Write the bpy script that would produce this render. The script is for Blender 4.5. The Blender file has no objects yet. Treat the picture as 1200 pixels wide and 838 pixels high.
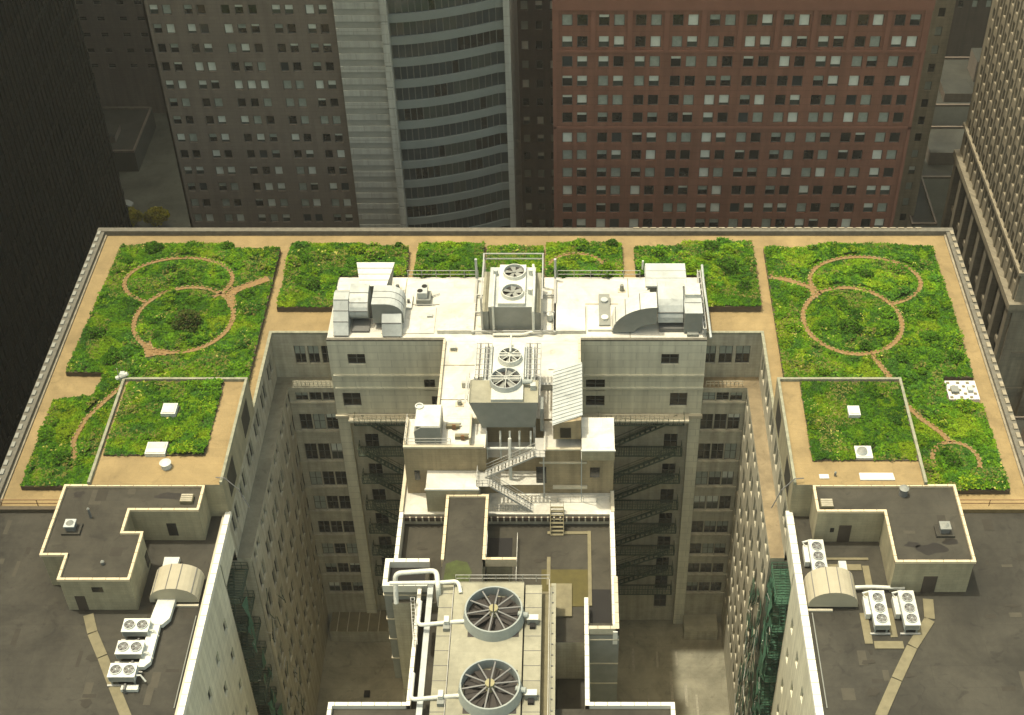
import bpy, math, random
import numpy as np
from mathutils import Vector, Matrix
R = math.radians
random.seed(7); rng = np.random.default_rng(11)
sc = bpy.context.scene
COL = sc.collection

# ------------------------------------------------------------------ camera, sky, sun, exposure
cam = bpy.data.cameras.new('camera'); camo = bpy.data.objects.new('camera', cam); COL.objects.link(camo)
cam.sensor_width = 36; cam.lens = 50.55; cam.shift_x = -0.0567; cam.shift_y = 0.0
cam.clip_start = 0.5; cam.clip_end = 3000
camo.location = (0, 0, 183); camo.rotation_euler = (R(90 - 41.9), 0, 0)
sc.camera = camo
SUN = Vector((-0.25, 0.085, 1)).normalized()
w = bpy.data.worlds.new('World'); sc.world = w; w.use_nodes = True
nt = w.node_tree; nt.nodes.clear()
out = nt.nodes.new('ShaderNodeOutputWorld'); bg = nt.nodes.new('ShaderNodeBackground'); sky = nt.nodes.new('ShaderNodeTexSky')
sky.sky_type = 'NISHITA'; sky.sun_disc = False; sky.sun_elevation = math.asin(SUN.z)
sky.sun_rotation = math.atan2(SUN.x, SUN.y) % (2 * math.pi); sky.altitude = 200; sky.dust_density = 4.0; sky.air_density = 1.0; sky.ozone_density = 0.3
bg.inputs[1].default_value = 0.15
tint = nt.nodes.new('ShaderNodeVectorMath'); tint.operation = 'MULTIPLY'; tint.inputs[1].default_value = (1.16, 1.06, .74)
nt.links.new(sky.outputs[0], tint.inputs[0]); nt.links.new(tint.outputs[0], bg.inputs[0]); nt.links.new(bg.outputs[0], out.inputs[0])
sl = bpy.data.lights.new('sun', 'SUN'); sl.energy = 2.0; sl.angle = R(1.6); sl.color = (1.0, 0.93, 0.76)
so = bpy.data.objects.new('sun', sl); COL.objects.link(so); so.rotation_euler = (-SUN).to_track_quat('-Z', 'Y').to_euler()
so.location = (-60, 20, 260)
sc.view_settings.view_transform = 'Standard'; sc.view_settings.look = 'None'
sc.view_settings.exposure = 1.08; sc.view_settings.gamma = 1.0; sc.view_settings.use_curve_mapping = False
sc.render.engine = 'CYCLES'
sc.cycles.max_bounces = 6; sc.cycles.diffuse_bounces = 4

# ------------------------------------------------------------------ materials
def mat(name, col, rough=.8, var=.25, scale=.6, metal=0., kind=None, col2=None, bump=0., spec=.3, **k):
    m = bpy.data.materials.new(name); m.use_nodes = True; t = m.node_tree; N = t.nodes; L = t.links
    b = N['Principled BSDF']; b.inputs['Roughness'].default_value = rough; b.inputs['Metallic'].default_value = metal
    b.inputs['Specular IOR Level'].default_value = spec
    tc = N.new('ShaderNodeTexCoord'); geo = N.new('ShaderNodeNewGeometry')
    n1 = N.new('ShaderNodeTexNoise'); n1.inputs['Scale'].default_value = scale; n1.inputs['Detail'].default_value = 8; n1.inputs['Roughness'].default_value = .65
    L.new(geo.outputs['Position'], n1.inputs['Vector'])
    ramp = N.new('ShaderNodeMapRange'); ramp.inputs[1].default_value = .3; ramp.inputs[2].default_value = .7
    L.new(n1.outputs['Fac'], ramp.inputs[0])
    mix = N.new('ShaderNodeMix'); mix.data_type = 'RGBA'
    c2 = col2 or tuple(c * (1 - var) for c in col)
    mix.inputs['A'].default_value = (*c2, 1); mix.inputs['B'].default_value = (*col, 1)
    L.new(ramp.outputs[0], mix.inputs['Factor'])
    last = mix.outputs['Result']
    def mul(fac_socket, lo, hi):
        nonlocal last
        mr = N.new('ShaderNodeMapRange'); mr.inputs[1].default_value = lo[0]; mr.inputs[2].default_value = lo[1]
        mr.inputs[3].default_value = hi[0]; mr.inputs[4].default_value = hi[1]; L.new(fac_socket, mr.inputs[0])
        mm = N.new('ShaderNodeVectorMath'); mm.operation = 'SCALE'; L.new(last, mm.inputs[0]); L.new(mr.outputs[0], mm.inputs['Scale']); last = mm.outputs[0]
    if kind == 'wall':       # coursed stone / brick, streaked by rain
        sp = N.new('ShaderNodeSeparateXYZ'); L.new(geo.outputs['Position'], sp.inputs[0])
        ad = N.new('ShaderNodeMath'); ad.operation = 'ADD'; L.new(sp.outputs[0], ad.inputs[0]); L.new(sp.outputs[1], ad.inputs[1])
        cb = N.new('ShaderNodeCombineXYZ'); L.new(ad.outputs[0], cb.inputs[0]); L.new(sp.outputs[2], cb.inputs[1])
        br = N.new('ShaderNodeTexBrick'); br.inputs['Scale'].default_value = k.get('bs', 1.); br.inputs['Mortar Size'].default_value = .03
        br.inputs['Brick Width'].default_value = 1.6; br.inputs['Row Height'].default_value = .6
        br.inputs['Color1'].default_value = (1, 1, 1, 1); br.inputs['Color2'].default_value = (.92, .92, .92, 1); mo = k.get('mo', .8); br.inputs['Mortar'].default_value = (mo, mo, mo, 1)
        L.new(cb.outputs[0], br.inputs['Vector']); mul(br.outputs['Color'], (0, 1), (0, 1))
        mp = N.new('ShaderNodeMapping'); mp.inputs['Scale'].default_value = (.9, .05, 1); L.new(cb.outputs[0], mp.inputs[0])
        n2 = N.new('ShaderNodeTexNoise'); n2.inputs['Scale'].default_value = 1.2; n2.inputs['Detail'].default_value = 5; L.new(mp.outputs[0], n2.inputs['Vector'])
        mul(n2.outputs['Fac'], (.35, .7), (k.get('streak', .72), 1.06))
    if kind == 'roofing':    # seamed sheets, ponding stains
        br = N.new('ShaderNodeTexBrick'); br.inputs['Scale'].default_value = k.get('bs', .25); br.inputs['Mortar Size'].default_value = .006
        br.inputs['Brick Width'].default_value = 2.6; br.inputs['Row Height'].default_value = .55
        br.inputs['Color1'].default_value = (1, 1, 1, 1); br.inputs['Color2'].default_value = (.93, .93, .93, 1); br.inputs['Mortar'].default_value = (.78, .78, .78, 1)
        L.new(geo.outputs['Position'], br.inputs['Vector']); mul(br.outputs['Color'], (0, 1), (0, 1))
        n2 = N.new('ShaderNodeTexNoise'); n2.inputs['Scale'].default_value = .12; n2.inputs['Detail'].default_value = 9; n2.inputs['Roughness'].default_value = .7; n2.inputs['Distortion'].default_value = .6
        L.new(geo.outputs['Position'], n2.inputs['Vector']); mul(n2.outputs['Fac'], (.36, .62), (k.get('streak', .62), 1.15))
        n3 = N.new('ShaderNodeTexNoise'); n3.inputs['Scale'].default_value = .55; n3.inputs['Detail'].default_value = 6; n3.inputs['Distortion'].default_value = 1.5
        L.new(geo.outputs['Position'], n3.inputs['Vector']); mul(n3.outputs['Fac'], (.6, .68), (1, k.get('stain', .8)))
    if kind == 'leaf':
        at = N.new('ShaderNodeAttribute'); at.attribute_name = 'tint'
        m2 = N.new('ShaderNodeMix'); m2.data_type = 'RGBA'; m2.blend_type = 'MULTIPLY'; m2.inputs['Factor'].default_value = 1
        L.new(at.outputs['Color'], m2.inputs['A']); L.new(last, m2.inputs['B']); last = m2.outputs['Result']
    L.new(last, b.inputs['Base Color'])
    if bump:
        bp = N.new('ShaderNodeBump'); bp.inputs['Strength'].default_value = bump; bp.inputs['Distance'].default_value = .1
        n4 = N.new('ShaderNodeTexNoise'); n4.inputs['Scale'].default_value = 5; n4.inputs['Detail'].default_value = 6; L.new(geo.outputs['Position'], n4.inputs['Vector'])
        L.new(n4.outputs['Fac'], bp.inputs['Height']); L.new(bp.outputs[0], b.inputs['Normal'])
    return m
M = dict(
    mossy=mat('mossy weathered coping', (.30, .30, .21), var=.45, scale=1.6),
    shade_roof=mat('shade toned grey roof', (.040, .042, .033), var=.4, scale=.25, kind='roofing', bs=.2),  # shade over the far low roofs put into this dark grey
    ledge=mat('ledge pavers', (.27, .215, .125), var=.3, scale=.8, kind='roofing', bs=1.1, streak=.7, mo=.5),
    courtfloor=mat('court floor slab', (.275, .26, .185), var=.25, scale=.3, kind='roofing', bs=.3),
    patch_l=mat('pale felt patch', (.066, .060, .042), var=.3, scale=1), patch_d=mat('dark felt patch', (.038, .034, .024), var=.3, scale=1),
    ledge_shade=mat('shade toned ledge slab', (.19, .185, .135), var=.3, scale=.8, kind='roofing', bs=1.1, streak=.7), bare=mat('bare earth', (.16, .12, .06), var=.4, scale=3), beigestain=mat('beige dirt on membrane', (.585, .55, .45), var=.12, scale=1.5),  # ledge slab: shade on the left court ledge put into its grey
    stone=mat('pale court brick', (.50, .47, .35), kind='wall', bs=1.3),
    stone2=mat('white render wall', (.68, .66, .50), kind='wall', bs=.5, streak=.8, var=.12),
    tanwall=mat('tan brick wall', (.36, .29, .17), kind='wall', bs=1.6),
    penwall=mat('beige penthouse wall', (.37, .335, .215), kind='wall', bs=1.5, streak=.8),
    coping=mat('limestone coping', (.50, .46, .34), var=.25, scale=1.2),
    white_coping=mat('white coping', (.66, .65, .56), var=.10, scale=1.5),
    pinkcoping=mat('clay tile coping', (.62, .52, .34), var=.2, scale=1.5),
    greycoping=mat('weathered grey coping', (.16, .15, .115), var=.4, scale=1.5),
    gravel=mat('tan pea gravel', (.275, .203, .092), var=.2, scale=.5, bump=.3, kind='roofing', bs=.45, streak=.84, stain=.88),
    path=mat('ochre clay paver', (.255, .160, .062), var=.4, scale=3),
    membrane=mat('white roof membrane', (.62, .605, .52), var=.16, scale=.5, kind='roofing', bs=.35, streak=.70, stain=.82),
    darkroof=mat('dark bitumen roof', (.048, .045, .033), var=.22, scale=1.2, kind='roofing', bs=.22, stain=.72),
    darkroof2=mat('dark grey felt roof', (.052, .048, .034), var=.25, scale=.8, kind='roofing', bs=.3, stain=.75),
    stain=mat('wet stain', (.018, .015, .010), var=.4, scale=2, rough=.5),
    pad=mat('walkway pad', (.19, .17, .10), var=.3, scale=1.2),
    galv=mat('galvanised sheet', (.46, .49, .46), var=.2, scale=1.1, metal=.1, rough=.55, kind='roofing', bs=.01, streak=.82, stain=.85),
    galv_dark=mat('grey sheet metal', (.235, .245, .215), var=.2, scale=.8, metal=.05, rough=.55),  # grey metal, and a dark copy of galv with duct-front shade in it
    beigeduct=mat('beige duct sheet', (.36, .33, .235), var=.12, scale=1),
    seam=mat('seam line', (.14, .14, .13), var=.2),
    whitemetal=mat('white painted metal', (.58, .59, .52), var=.16, scale=2, rough=.5, kind='roofing', bs=.01, streak=.85, stain=.88),
    panel=mat('cream deck panel', (.30, .29, .21), var=.18, scale=1.0, kind='roofing', bs=.8, stain=.9, streak=.8),
    fanring=mat('grey fibreglass ring', (.30, .33, .30), var=.2, scale=1),
    fandark=mat('dark fan shaft', (.05, .045, .04), var=.3),
    blade=mat('fan blade', (.17, .17, .16), var=.2, rough=.5),
    hub=mat('yellowed fan hub', (.30, .275, .15), var=.2, scale=3),
    mustard=mat('mustard stained wall', (.085, .072, .020), var=.3, scale=.8),
    rail=mat('galvanised rail', (.42, .42, .38), var=.2, metal=.2, rough=.5),
    rust=mat('rusty rail', (.22, .12, .06), var=.3),
    greenpaint=mat('dark green paint', (.07, .10, .068), var=.35, scale=1.5),
    greennet=mat('green debris netting', (.06, .15, .09), var=.5, scale=.8),
    black=mat('black void', (.015, .014, .013), var=.3),
    door=mat('brown door', (.07, .055, .04), var=.3),
    glass_dark=mat('dark window glass', (.022, .022, .020), rough=.12, var=.4, scale=.4, spec=.6),
    glass_green=mat('green tinted glass', (.055, .065, .055), rough=.15, var=.4, scale=.4, spec=.6),
    glass_black=mat('black curtain wall glass', (.003, .0035, .003), rough=.55, var=.5, scale=.15, spec=.12),
    glass_blue=mat('blue grey window glass', (.040, .052, .054), rough=.12, var=.5, scale=.2, spec=.6),
    blind=mat('pale blind', (.62, .64, .54), var=.15, scale=2),
    blind2=mat('grey blind', (.30, .33, .27), var=.25, scale=2),
    frame=mat('grey window frame', (.12, .12, .10), var=.2),
    frame_l=mat('pale window frame', (.40, .39, .34), var=.2),
    red=mat('red granite', (.215, .098, .062), var=.22, scale=.25, kind='wall', bs=.5, streak=.8),
    red2=mat('bright red granite trim', (.205, .092, .060), var=.2, scale=.3),
    brown=mat('brown brick', (.175, .145, .112), var=.2, scale=.15, kind='wall', bs=1, streak=.85),
    brown2=mat('dark brown brick', (.085, .066, .05), var=.2, scale=.3, kind='wall', bs=1),
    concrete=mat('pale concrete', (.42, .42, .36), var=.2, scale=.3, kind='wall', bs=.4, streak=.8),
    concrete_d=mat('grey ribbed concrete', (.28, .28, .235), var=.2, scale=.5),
    spandrel=mat('blue grey spandrel', (.19, .21, .19), var=.15, scale=.4, rough=.5),
    tan_b=mat('buff terracotta', (.34, .30, .21), var=.25, scale=.5, kind='wall', bs=.8),
    tan_d=mat('darker buff stone', (.27, .24, .17), var=.25, scale=.5, kind='wall', bs=.5),  # darker buff for the base and cornice
    blackwall=mat('black metal mullion', (.004, .0045, .004), var=.4, rough=.6, spec=.12),
    asphalt=mat('asphalt', (.028, .028, .024), var=.3, scale=.3),
    pave=mat('grey pavement', (.075, .080, .060), var=.3, scale=.2, kind='roofing', bs=.3),
    soil=mat('mossy soil', (.055, .075, .018), var=.5, scale=1.2, bump=.5, col2=(.035, .04, .012)),
    leaf=mat('sedum leaf', (1, 1, 1), kind='leaf', var=.35, scale=2.5, rough=.9, spec=.02),
    bark=mat('bark', (.09, .065, .04), var=.3, scale=4),
    yellow=mat('yellow foliage', (.30, .26, .02), var=.5, scale=2),
    edging=mat('dark bed edging', (.10, .08, .05), var=.3, scale=2),
    markw=mat('worn road paint', (.34, .32, .24), var=.4, scale=2),
    slabwhite=mat('white concrete slab', (.62, .60, .54), var=.12, scale=2),
)

# ------------------------------------------------------------------ mesh builder
class MB:
    def __init__(s): s.v = []; s.f = []; s.m = []; s.ms = []
    def mi(s, m):
        if m not in s.ms: s.ms.append(m)
        return s.ms.index(m)
    def face(s, pts, m):
        i = len(s.v); s.v += [tuple(p) for p in pts]; s.f.append(tuple(range(i, i + len(pts)))); s.m.append(s.mi(m))
    def hull(s, b, t, m, mt=None, mb_=None):          # bottom loop, top loop
        n = len(b); i = len(s.v); s.v += [tuple(p) for p in b] + [tuple(p) for p in t]
        for k in range(n):
            j = (k + 1) % n; s.f.append((i + k, i + j, i + n + j, i + n + k)); s.m.append(s.mi(m))
        s.f.append(tuple(range(i + n, i + 2 * n))); s.m.append(s.mi(mt or m))
        s.f.append(tuple(reversed(range(i, i + n)))); s.m.append(s.mi(mb_ or m))
    def box(s, x0, x1, y0, y1, z0, z1, m, mt=None):
        c = [(x0, y0), (x1, y0), (x1, y1), (x0, y1)]
        s.hull([(*p, z0) for p in c], [(*p, z1) for p in c], m, mt); return s
    def prism(s, poly, z0, z1, m, mt=None):
        s.hull([(*p, z0) for p in poly], [(*p, z1) for p in poly], m, mt); return s
    def xprism(s, prof, x0, x1, m):                     # profile in (y,z) swept along x
        s.hull([(x0, a, b) for a, b in prof], [(x1, a, b) for a, b in prof], m); return s
    def yprism(s, prof, y0, y1, m, mt=None):            # profile in (x,z) swept along y
        s.hull([(a, y0, b) for a, b in prof], [(a, y1, b) for a, b in prof], m, mt); return s
    def cyl(s, x, y, z0, z1, r, m, n=20, r1=None, mt=None):
        r1 = r if r1 is None else r1
        s.hull([(x + r * math.cos(2 * math.pi * k / n), y + r * math.sin(2 * math.pi * k / n), z0) for k in range(n)],
               [(x + r1 * math.cos(2 * math.pi * k / n), y + r1 * math.sin(2 * math.pi * k / n), z1) for k in range(n)], m, mt); return s
    def ring(s, x, y, z0, z1, r0, r1, m, n=32, flare=0.):  # open tube with a rim
        def c(r, z): return [(x + r * math.cos(2 * math.pi * k / n), y + r * math.sin(2 * math.pi * k / n), z) for k in range(n)]
        loops = [c(r0 + flare, z0), c(r0, z1), c(r1, z1), c(r1, z0)]
        for a in range(3):
            for k in range(n):
                j = (k + 1) % n; s.face([loops[a][k], loops[a][j], loops[a + 1][j], loops[a + 1][k]], m)
        return s
    def bar(s, p, q, t, m, t2=None):
        p = Vector(p); q = Vector(q); d = (q - p)
        if d.length < 1e-6: return s
        d.normalize(); up = Vector((0, 0, 1)) if abs(d.z) < .95 else Vector((1, 0, 0))
        a = d.cross(up).normalized() * t / 2; b = d.cross(a).normalized() * (t2 or t) / 2
        s.hull([p + a + b, p - a + b, p - a - b, p + a - b], [q + a + b, q - a + b, q - a - b, q + a - b], m); return s
    def tube(s, pts, r, m, n=10):
        pts = [Vector(p) for p in pts]; loops = []
        ref = None
        for i, p in enumerate(pts):
            d = (pts[min(i + 1, len(pts) - 1)] - pts[max(i - 1, 0)]).normalized()
            if ref is None: ref = Vector((0, 0, 1)) if abs(d.z) < .9 else Vector((1, 0, 0))
            a = (ref - d * ref.dot(d)).normalized(); b = d.cross(a); ref = a
            loops.append([p + a * r * math.cos(2 * math.pi * k / n) + b * r * math.sin(2 * math.pi * k / n) for k in range(n)])
        for i in range(len(loops) - 1):
            for k in range(n):
                j = (k + 1) % n; s.face([loops[i][k], loops[i][j], loops[i + 1][j], loops[i + 1][k]], m)
        s.face(loops[0], m); s.face(loops[-1], m); return s
    def mesh(s, name, off=(0, 0, 0), smooth=False):
        me = bpy.data.meshes.new(name)
        me.from_pydata([(a - off[0], b - off[1], c - off[2]) for a, b, c in s.v], [], s.f)
        for m in s.ms: me.materials.append(M[m])
        me.polygons.foreach_set('material_index', s.m)
        if smooth: me.polygons.foreach_set('use_smooth', [True] * len(s.f))
        me.update(); return me
    def build(s, name, parent=None, loc=None, smooth=False):   # vertices are given in world metres
        off = wloc(parent) if parent else (loc or (0, 0, 0))
        o = bpy.data.objects.new(name, s.mesh(name, off, smooth)); COL.objects.link(o)
        if parent: o.parent = parent
        else: o.location = off
        return o
def wloc(o):
    v = Vector((0, 0, 0))
    while o: v = v + o.location; o = o.parent
    return tuple(v)
def tag(o, label=None, cat=None, group=None, kind=None):
    if label: o['label'] = label
    if cat: o['category'] = cat
    if group: o['group'] = group
    if kind: o['kind'] = kind
    return o
def thing(name, label, cat, loc=(0, 0, 0), group=None):
    o = bpy.data.objects.new(name, None); COL.objects.link(o); o.location = loc; o.empty_display_size = .5
    return tag(o, label, cat, group)
def struct(mb, name, label=None): return tag(mb.build(name), label, kind='structure')
def dup(root, loc, rz=0, label=None, group=None):
    def rec(o, par):
        c = o.copy(); COL.objects.link(c); c.parent = par
        for ch in [q for q in bpy.data.objects if q.parent == o]: rec(ch, c)
        return c
    r = rec(root, None); r.location = loc; r.rotation_euler = (0, 0, rz)
    if label: r['label'] = label
    if group: r['group'] = group
    return r
def wire(pts, closed=True): return [(pts[i], pts[(i + 1) % len(pts)]) for i in range(len(pts) if closed else len(pts) - 1)]
def coping_run(mb, pts, z0, z1, wd, m, closed=False):
    """a low wall with square corners along axis-aligned (or any) runs"""
    for k, (p, q) in enumerate(wire(pts, closed)):
        a = Vector(p); b = Vector(q); d = (b - a).normalized(); e = d * (wd / 2 - .003 * (k % 2)); n = Vector((-d.y, d.x)) * wd / 2
        c = [a - e + n, b + e + n, b + e - n, a - e - n]
        dz = .0035 * (k % 2)
        mb.prism([(t.x, t.y) for t in c], z0, z1 - dz, m)
        if m in ('white_coping', 'pinkcoping', 'coping') and wd > .26:
            L = (b - a).length; s_ = .7
            while s_ < L - .3: cc = a + d * s_; nn = Vector((-d.y, d.x)) * wd * .495; tt = d * .03; mb.prism([tuple(cc + nn + tt), tuple(cc + nn - tt), tuple(cc - nn - tt), tuple(cc - nn + tt)], z1 - .02, z1 + .004, 'pad'); s_ += 1.35
def facade(mb, ax, c, sgn, a0, a1, z0, z1, ops, m, mr=None, dep=.3):
    """wall plane with real openings. ax 'y': plane y=c, solid toward sgn*y ; ax 'x': plane x=c"""
    P = (lambda a, z, d=0: (a, c + sgn * d, z)) if ax == 'y' else (lambda a, z, d=0: (c + sgn * d, a, z))
    A = sorted({a0, a1, *[o[0] for o in ops], *[o[1] for o in ops]}); Z = sorted({z0, z1, *[o[2] for o in ops], *[o[3] for o in ops]})
    A = [a for a in A if a0 <= a <= a1]; Z = [z for z in Z if z0 <= z <= z1]
    for j in range(len(Z) - 1):
        zc = (Z[j] + Z[j + 1]) / 2; row = [o for o in ops if o[2] < zc < o[3]]
        st = None
        for i in range(len(A) - 1):
            ac = (A[i] + A[i + 1]) / 2; hole = any(o[0] < ac < o[1] for o in row)
            if hole:
                if st is not None: mb.face([P(st, Z[j]), P(A[i], Z[j]), P(A[i], Z[j + 1]), P(st, Z[j + 1])], m); st = None
            elif st is None: st = A[i]
        if st is not None: mb.face([P(st, Z[j]), P(A[-1], Z[j]), P(A[-1], Z[j + 1]), P(st, Z[j + 1])], m)
    mr = mr or m
    for o in ops:
        x0, x1, b, t = o[:4]
        mb.face([P(x0, b), P(x1, b), P(x1, b, dep), P(x0, b, dep)], mr); mb.face([P(x0, t), P(x1, t), P(x1, t, dep), P(x0, t, dep)], mr)
        mb.face([P(x0, b), P(x0, t), P(x0, t, dep), P(x0, b, dep)], mr); mb.face([P(x1, b), P(x1, t), P(x1, t, dep), P(x1, b, dep)], mr)
WC = {}
def win_mb(w, h, kind, fr, mull=0):
    mb = MB(); hw = w / 2; g = ['glass_dark', 'glass_green', 'glass_dark', 'glass_green', 'glass_dark', 'glass_blue'][kind % 6]
    mb.face([(-hw, 0, 0), (hw, 0, 0), (hw, 0, h), (-hw, 0, h)], g)
    t = min(.08, w * .06)
    mb.box(-hw, hw, -.05, .02, 0, t, fr); mb.box(-hw, hw, -.05, .02, h - t, h, fr); mb.box(-hw, -hw + t, -.045, .02, t, h - t, fr); mb.box(hw - t, hw, -.045, .02, t, h - t, fr)
    for k in range(mull): x = -hw + w * (k + 1) / (mull + 1); mb.box(x - t * .7, x + t * .7, -.06, .02, t, h - t, fr)
    if not (fr == 'frame' and w < 1.6 and h < 2.0): mb.box(-hw + t, hw - t, -.04, .02, h * .5 - t / 2, h * .5 + t / 2, fr)
    bl = {1: (.55, 'blind'), 2: (.97, 'blind'), 3: (.97, 'blind2'), 4: (.3, 'blind'), 6: (.5, 'blind2'), 7: (.8, 'blind')}.get(kind)
    if bl: mb.face([(-hw + t, -.015, h * (1 - bl[0])), (hw - t, -.015, h * (1 - bl[0])), (hw - t, -.015, h - t), (-hw + t, -.015, h - t)], bl[1])
    return mb
def add_windows(parent, lst, fr='frame', mull=0, name='window'):
    """lst of (x,y,z,w,h,rot,kind) with z the sill; the nearest hundred are parts, the rest one run"""
    off = Vector(wloc(parent)); cp = Vector((0, 0, 183))
    lst = sorted(lst, key=lambda q: (Vector(q[:3]) - cp).length)
    n = 99 if len(lst) > 100 else 100
    for q in lst[:n]:
        x, y, z, w_, h_, rz, kd = q
        key = (round(w_, 2), round(h_, 2), kd, fr, mull)
        if key not in WC: WC[key] = win_mb(w_, h_, kd, fr, mull).mesh(name)
        o = bpy.data.objects.new(name, WC[key]); COL.objects.link(o); o.parent = parent; o.location = Vector((x, y, z)) - off; o.rotation_euler = (0, 0, rz)
    if lst[n:]:
        big = MB()
        for x, y, z, w_, h_, rz, kd in lst[n:]:
            b = win_mb(w_, h_, kd, fr, mull); i = len(big.v); c, s_ = math.cos(rz), math.sin(rz)
            big.v += [(x + a * c - d * s_, y + a * s_ + d * c, z + e) for a, d, e in b.v]
            big.f += [tuple(k + i for k in f) for f in b.f]; big.m += [big.mi(b.ms[k]) for k in b.m]
        tag(big.build(name, parent), kind='stuff')
def rk(weights=(4, 3, 2.5, 3, 2, 1, 1.5, 1)): return random.choices(range(len(weights)), weights)[0]

# ================================================================== GROUND
g = MB(); g.face([(-1500, -1500, 0), (1500, -1500, 0), (1500, 1500, 0), (-1500, 1500, 0)], 'pave'); struct(g, 'ground')
g = MB()
for r_ in ((-80, 68, 161, 178), (-80, -66, -300, 600), (54, 67.5, -300, 600), (-400, 400, 226, 240)): g.face([(r_[0], r_[2], .004 + .004 * (r_[0] == -80)), (r_[1], r_[2], .004 + .004 * (r_[0] == -80)), (r_[1], r_[3], .004 + .004 * (r_[0] == -80)), (r_[0], r_[3], .004 + .004 * (r_[0] == -80))], 'asphalt')
for i in range(60):
    y = -100 + i * 8; g.face([(-73.1, y, .016), (-72.9, y, .016), (-72.9, y + 4, .016), (-73.1, y + 4, .016)], 'markw'); g.face([(60.6, y, .016), (60.8, y, .016), (60.8, y + 4, .016), (60.6, y + 4, .016)], 'markw')
struct(g, 'road')
g = MB()
for b in ((-82.8, -80, -100, 224), (-66, -63.4, -100, 160.8), (51.3, 54, -100, 160.8), (67.5, 70.8, -100, 224), (-63, 54, 158, 161), (-66, 67.5, 178, 181.8)):
    g.box(b[0], b[1], b[2], b[3], .0, .14, 'pave')
struct(g, 'pavement')

# thin volume added to lift the dark tones, standing in for a veil
hz = MB(); hz.box(-420, 420, -120, 620, -1, 187, 'asphalt'); hzo = tag(hz.build('haze'), 'thin warm veil added to lift dark tones', 'haze', kind='stuff')
hm = bpy.data.materials.new('haze'); hm.use_nodes = True; hn = hm.node_tree.nodes; hn.clear(); ho = hn.new('ShaderNodeOutputMaterial'); hv = hn.new('ShaderNodeVolumePrincipled')
hv.inputs['Density'].default_value = 0.00013; hv.inputs['Color'].default_value = (1.0, .97, .84, 1); hv.inputs['Anisotropy'].default_value = .2
hm.node_tree.links.new(hv.outputs[0], ho.inputs['Volume']); hzo.data.materials.clear(); hzo.data.materials.append(hm)

# ================================================================== MAIN BUILDING
ROOF = 66.0
bld = thing('office_building', 'cream office block with planted far roof, two deep light courts and dark near roof', 'office building')
def part(mb, name, parent=bld, label=None): return tag(mb.build(name, parent), label)
# --- walkway gravel on the city half
p = MB(); z = ROOF
def sheet(mb, x0, x1, y0, y1, z, m): mb.face([(x0, y0, z), (x1, y0, z), (x1, y1, z), (x0, y1, z)], m)
sheet(p, -62.4, -37.3, 105.6, 155.0, z, 'gravel'); sheet(p, 24.0, 50.4, 105.6, 155.0, z, 'gravel'); sheet(p, -37.3, -29.3, 134.7, 155.0, z, 'gravel')
sheet(p, 16.1, 24.0, 134.7, 155.0, z, 'gravel'); sheet(p, -29.3, 16.1, 145.1, 155.0, z, 'gravel')
part(p, 'gravel_walkway', label='tan gravel deck of the planted roof half')
p = MB(); sheet(p, -62.4, -37.3, 40, 105.1, z, 'darkroof'); part(p, 'roof', label='dark bitumen roof left of the courts'); p = MB(); sheet(p, 24.0, 50.4, 40, 105.1, z, 'darkroof'); part(p, 'roof', label='dark bitumen roof right of the courts')
# --- outer walls
p = MB()
p.box(-63.1, -62.4, 40, 155.6, 0, 65.99, 'stone'); p.box(50.4, 51.1, 40, 155.6, 0, 65.99, 'stone'); p.box(-62.4, 50.4, 155.0, 155.6, 0, 65.99, 'stone')
for k in range(-30, 26): p.box(k * 2 - .45, k * 2 + .45, 155.6, 156.1, 8, 60, 'stone')
for k in range(40):
    y = 42 + k * 2.85; p.box(-63.6, -63.1, y, y + .9, 8, 60, 'stone'); p.box(51.1, 51.6, y, y + .9, 8, 60, 'stone')
p.box(-64.0, 52.0, 155.6, 156.3, 62.2, 63.4, 'coping'); p.box(-64.0, -63.1, 40, 155.6, 62.2, 63.4, 'coping'); p.box(51.1, 52.0, 40, 155.6, 62.2, 63.4, 'coping')
part(p, 'outer_wall')
# parapet: grey ledge with alternating pale blocks
p = MB()
p.box(-63.5, 51.5, 154.95, 155.75, 65.99, 66.75, 'greycoping')
p.box(-63.5, -62.5, 40, 154.95, 65.99, 66.65, 'greycoping'); p.box(50.5, 51.5, 40, 154.95, 65.99, 66.65, 'greycoping')
for k in range(80):
    y = 42.0 + k * 1.42
    p.box(-63.35, -62.95, y, y + .8, 66.652, 66.8, 'concrete_d'); p.box(50.95, 51.4, y, y + .85, 66.652, 66.84, 'tan_b')
for k in range(34): x = 8.5 + k * 1.15; p.box(x, x + .8, 155.45, 155.7, 66.752, 66.86, 'tan_b')
for y0, y1 in ((105.4, 154.9),): p.box(-62.49, -62.25, y0, y1, 66.0, 66.2, 'tan_b'); p.box(50.25, 50.49, y0, y1, 66.0, 66.2, 'tan_b')
part(p, 'parapet', label='weathered grey parapet with alternating pale blocks')
# divider between halves, at y 105.3
p = MB(); p.box(-62.4, -53.8, 105.1, 105.6, 65.9, 66.55, 'edging'); part(p, 'divider_curb'); p = MB(); p.box(40.9, 50.4, 105.1, 105.6, 65.9, 66.55, 'gravel'); part(p, 'divider_curb')
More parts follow.
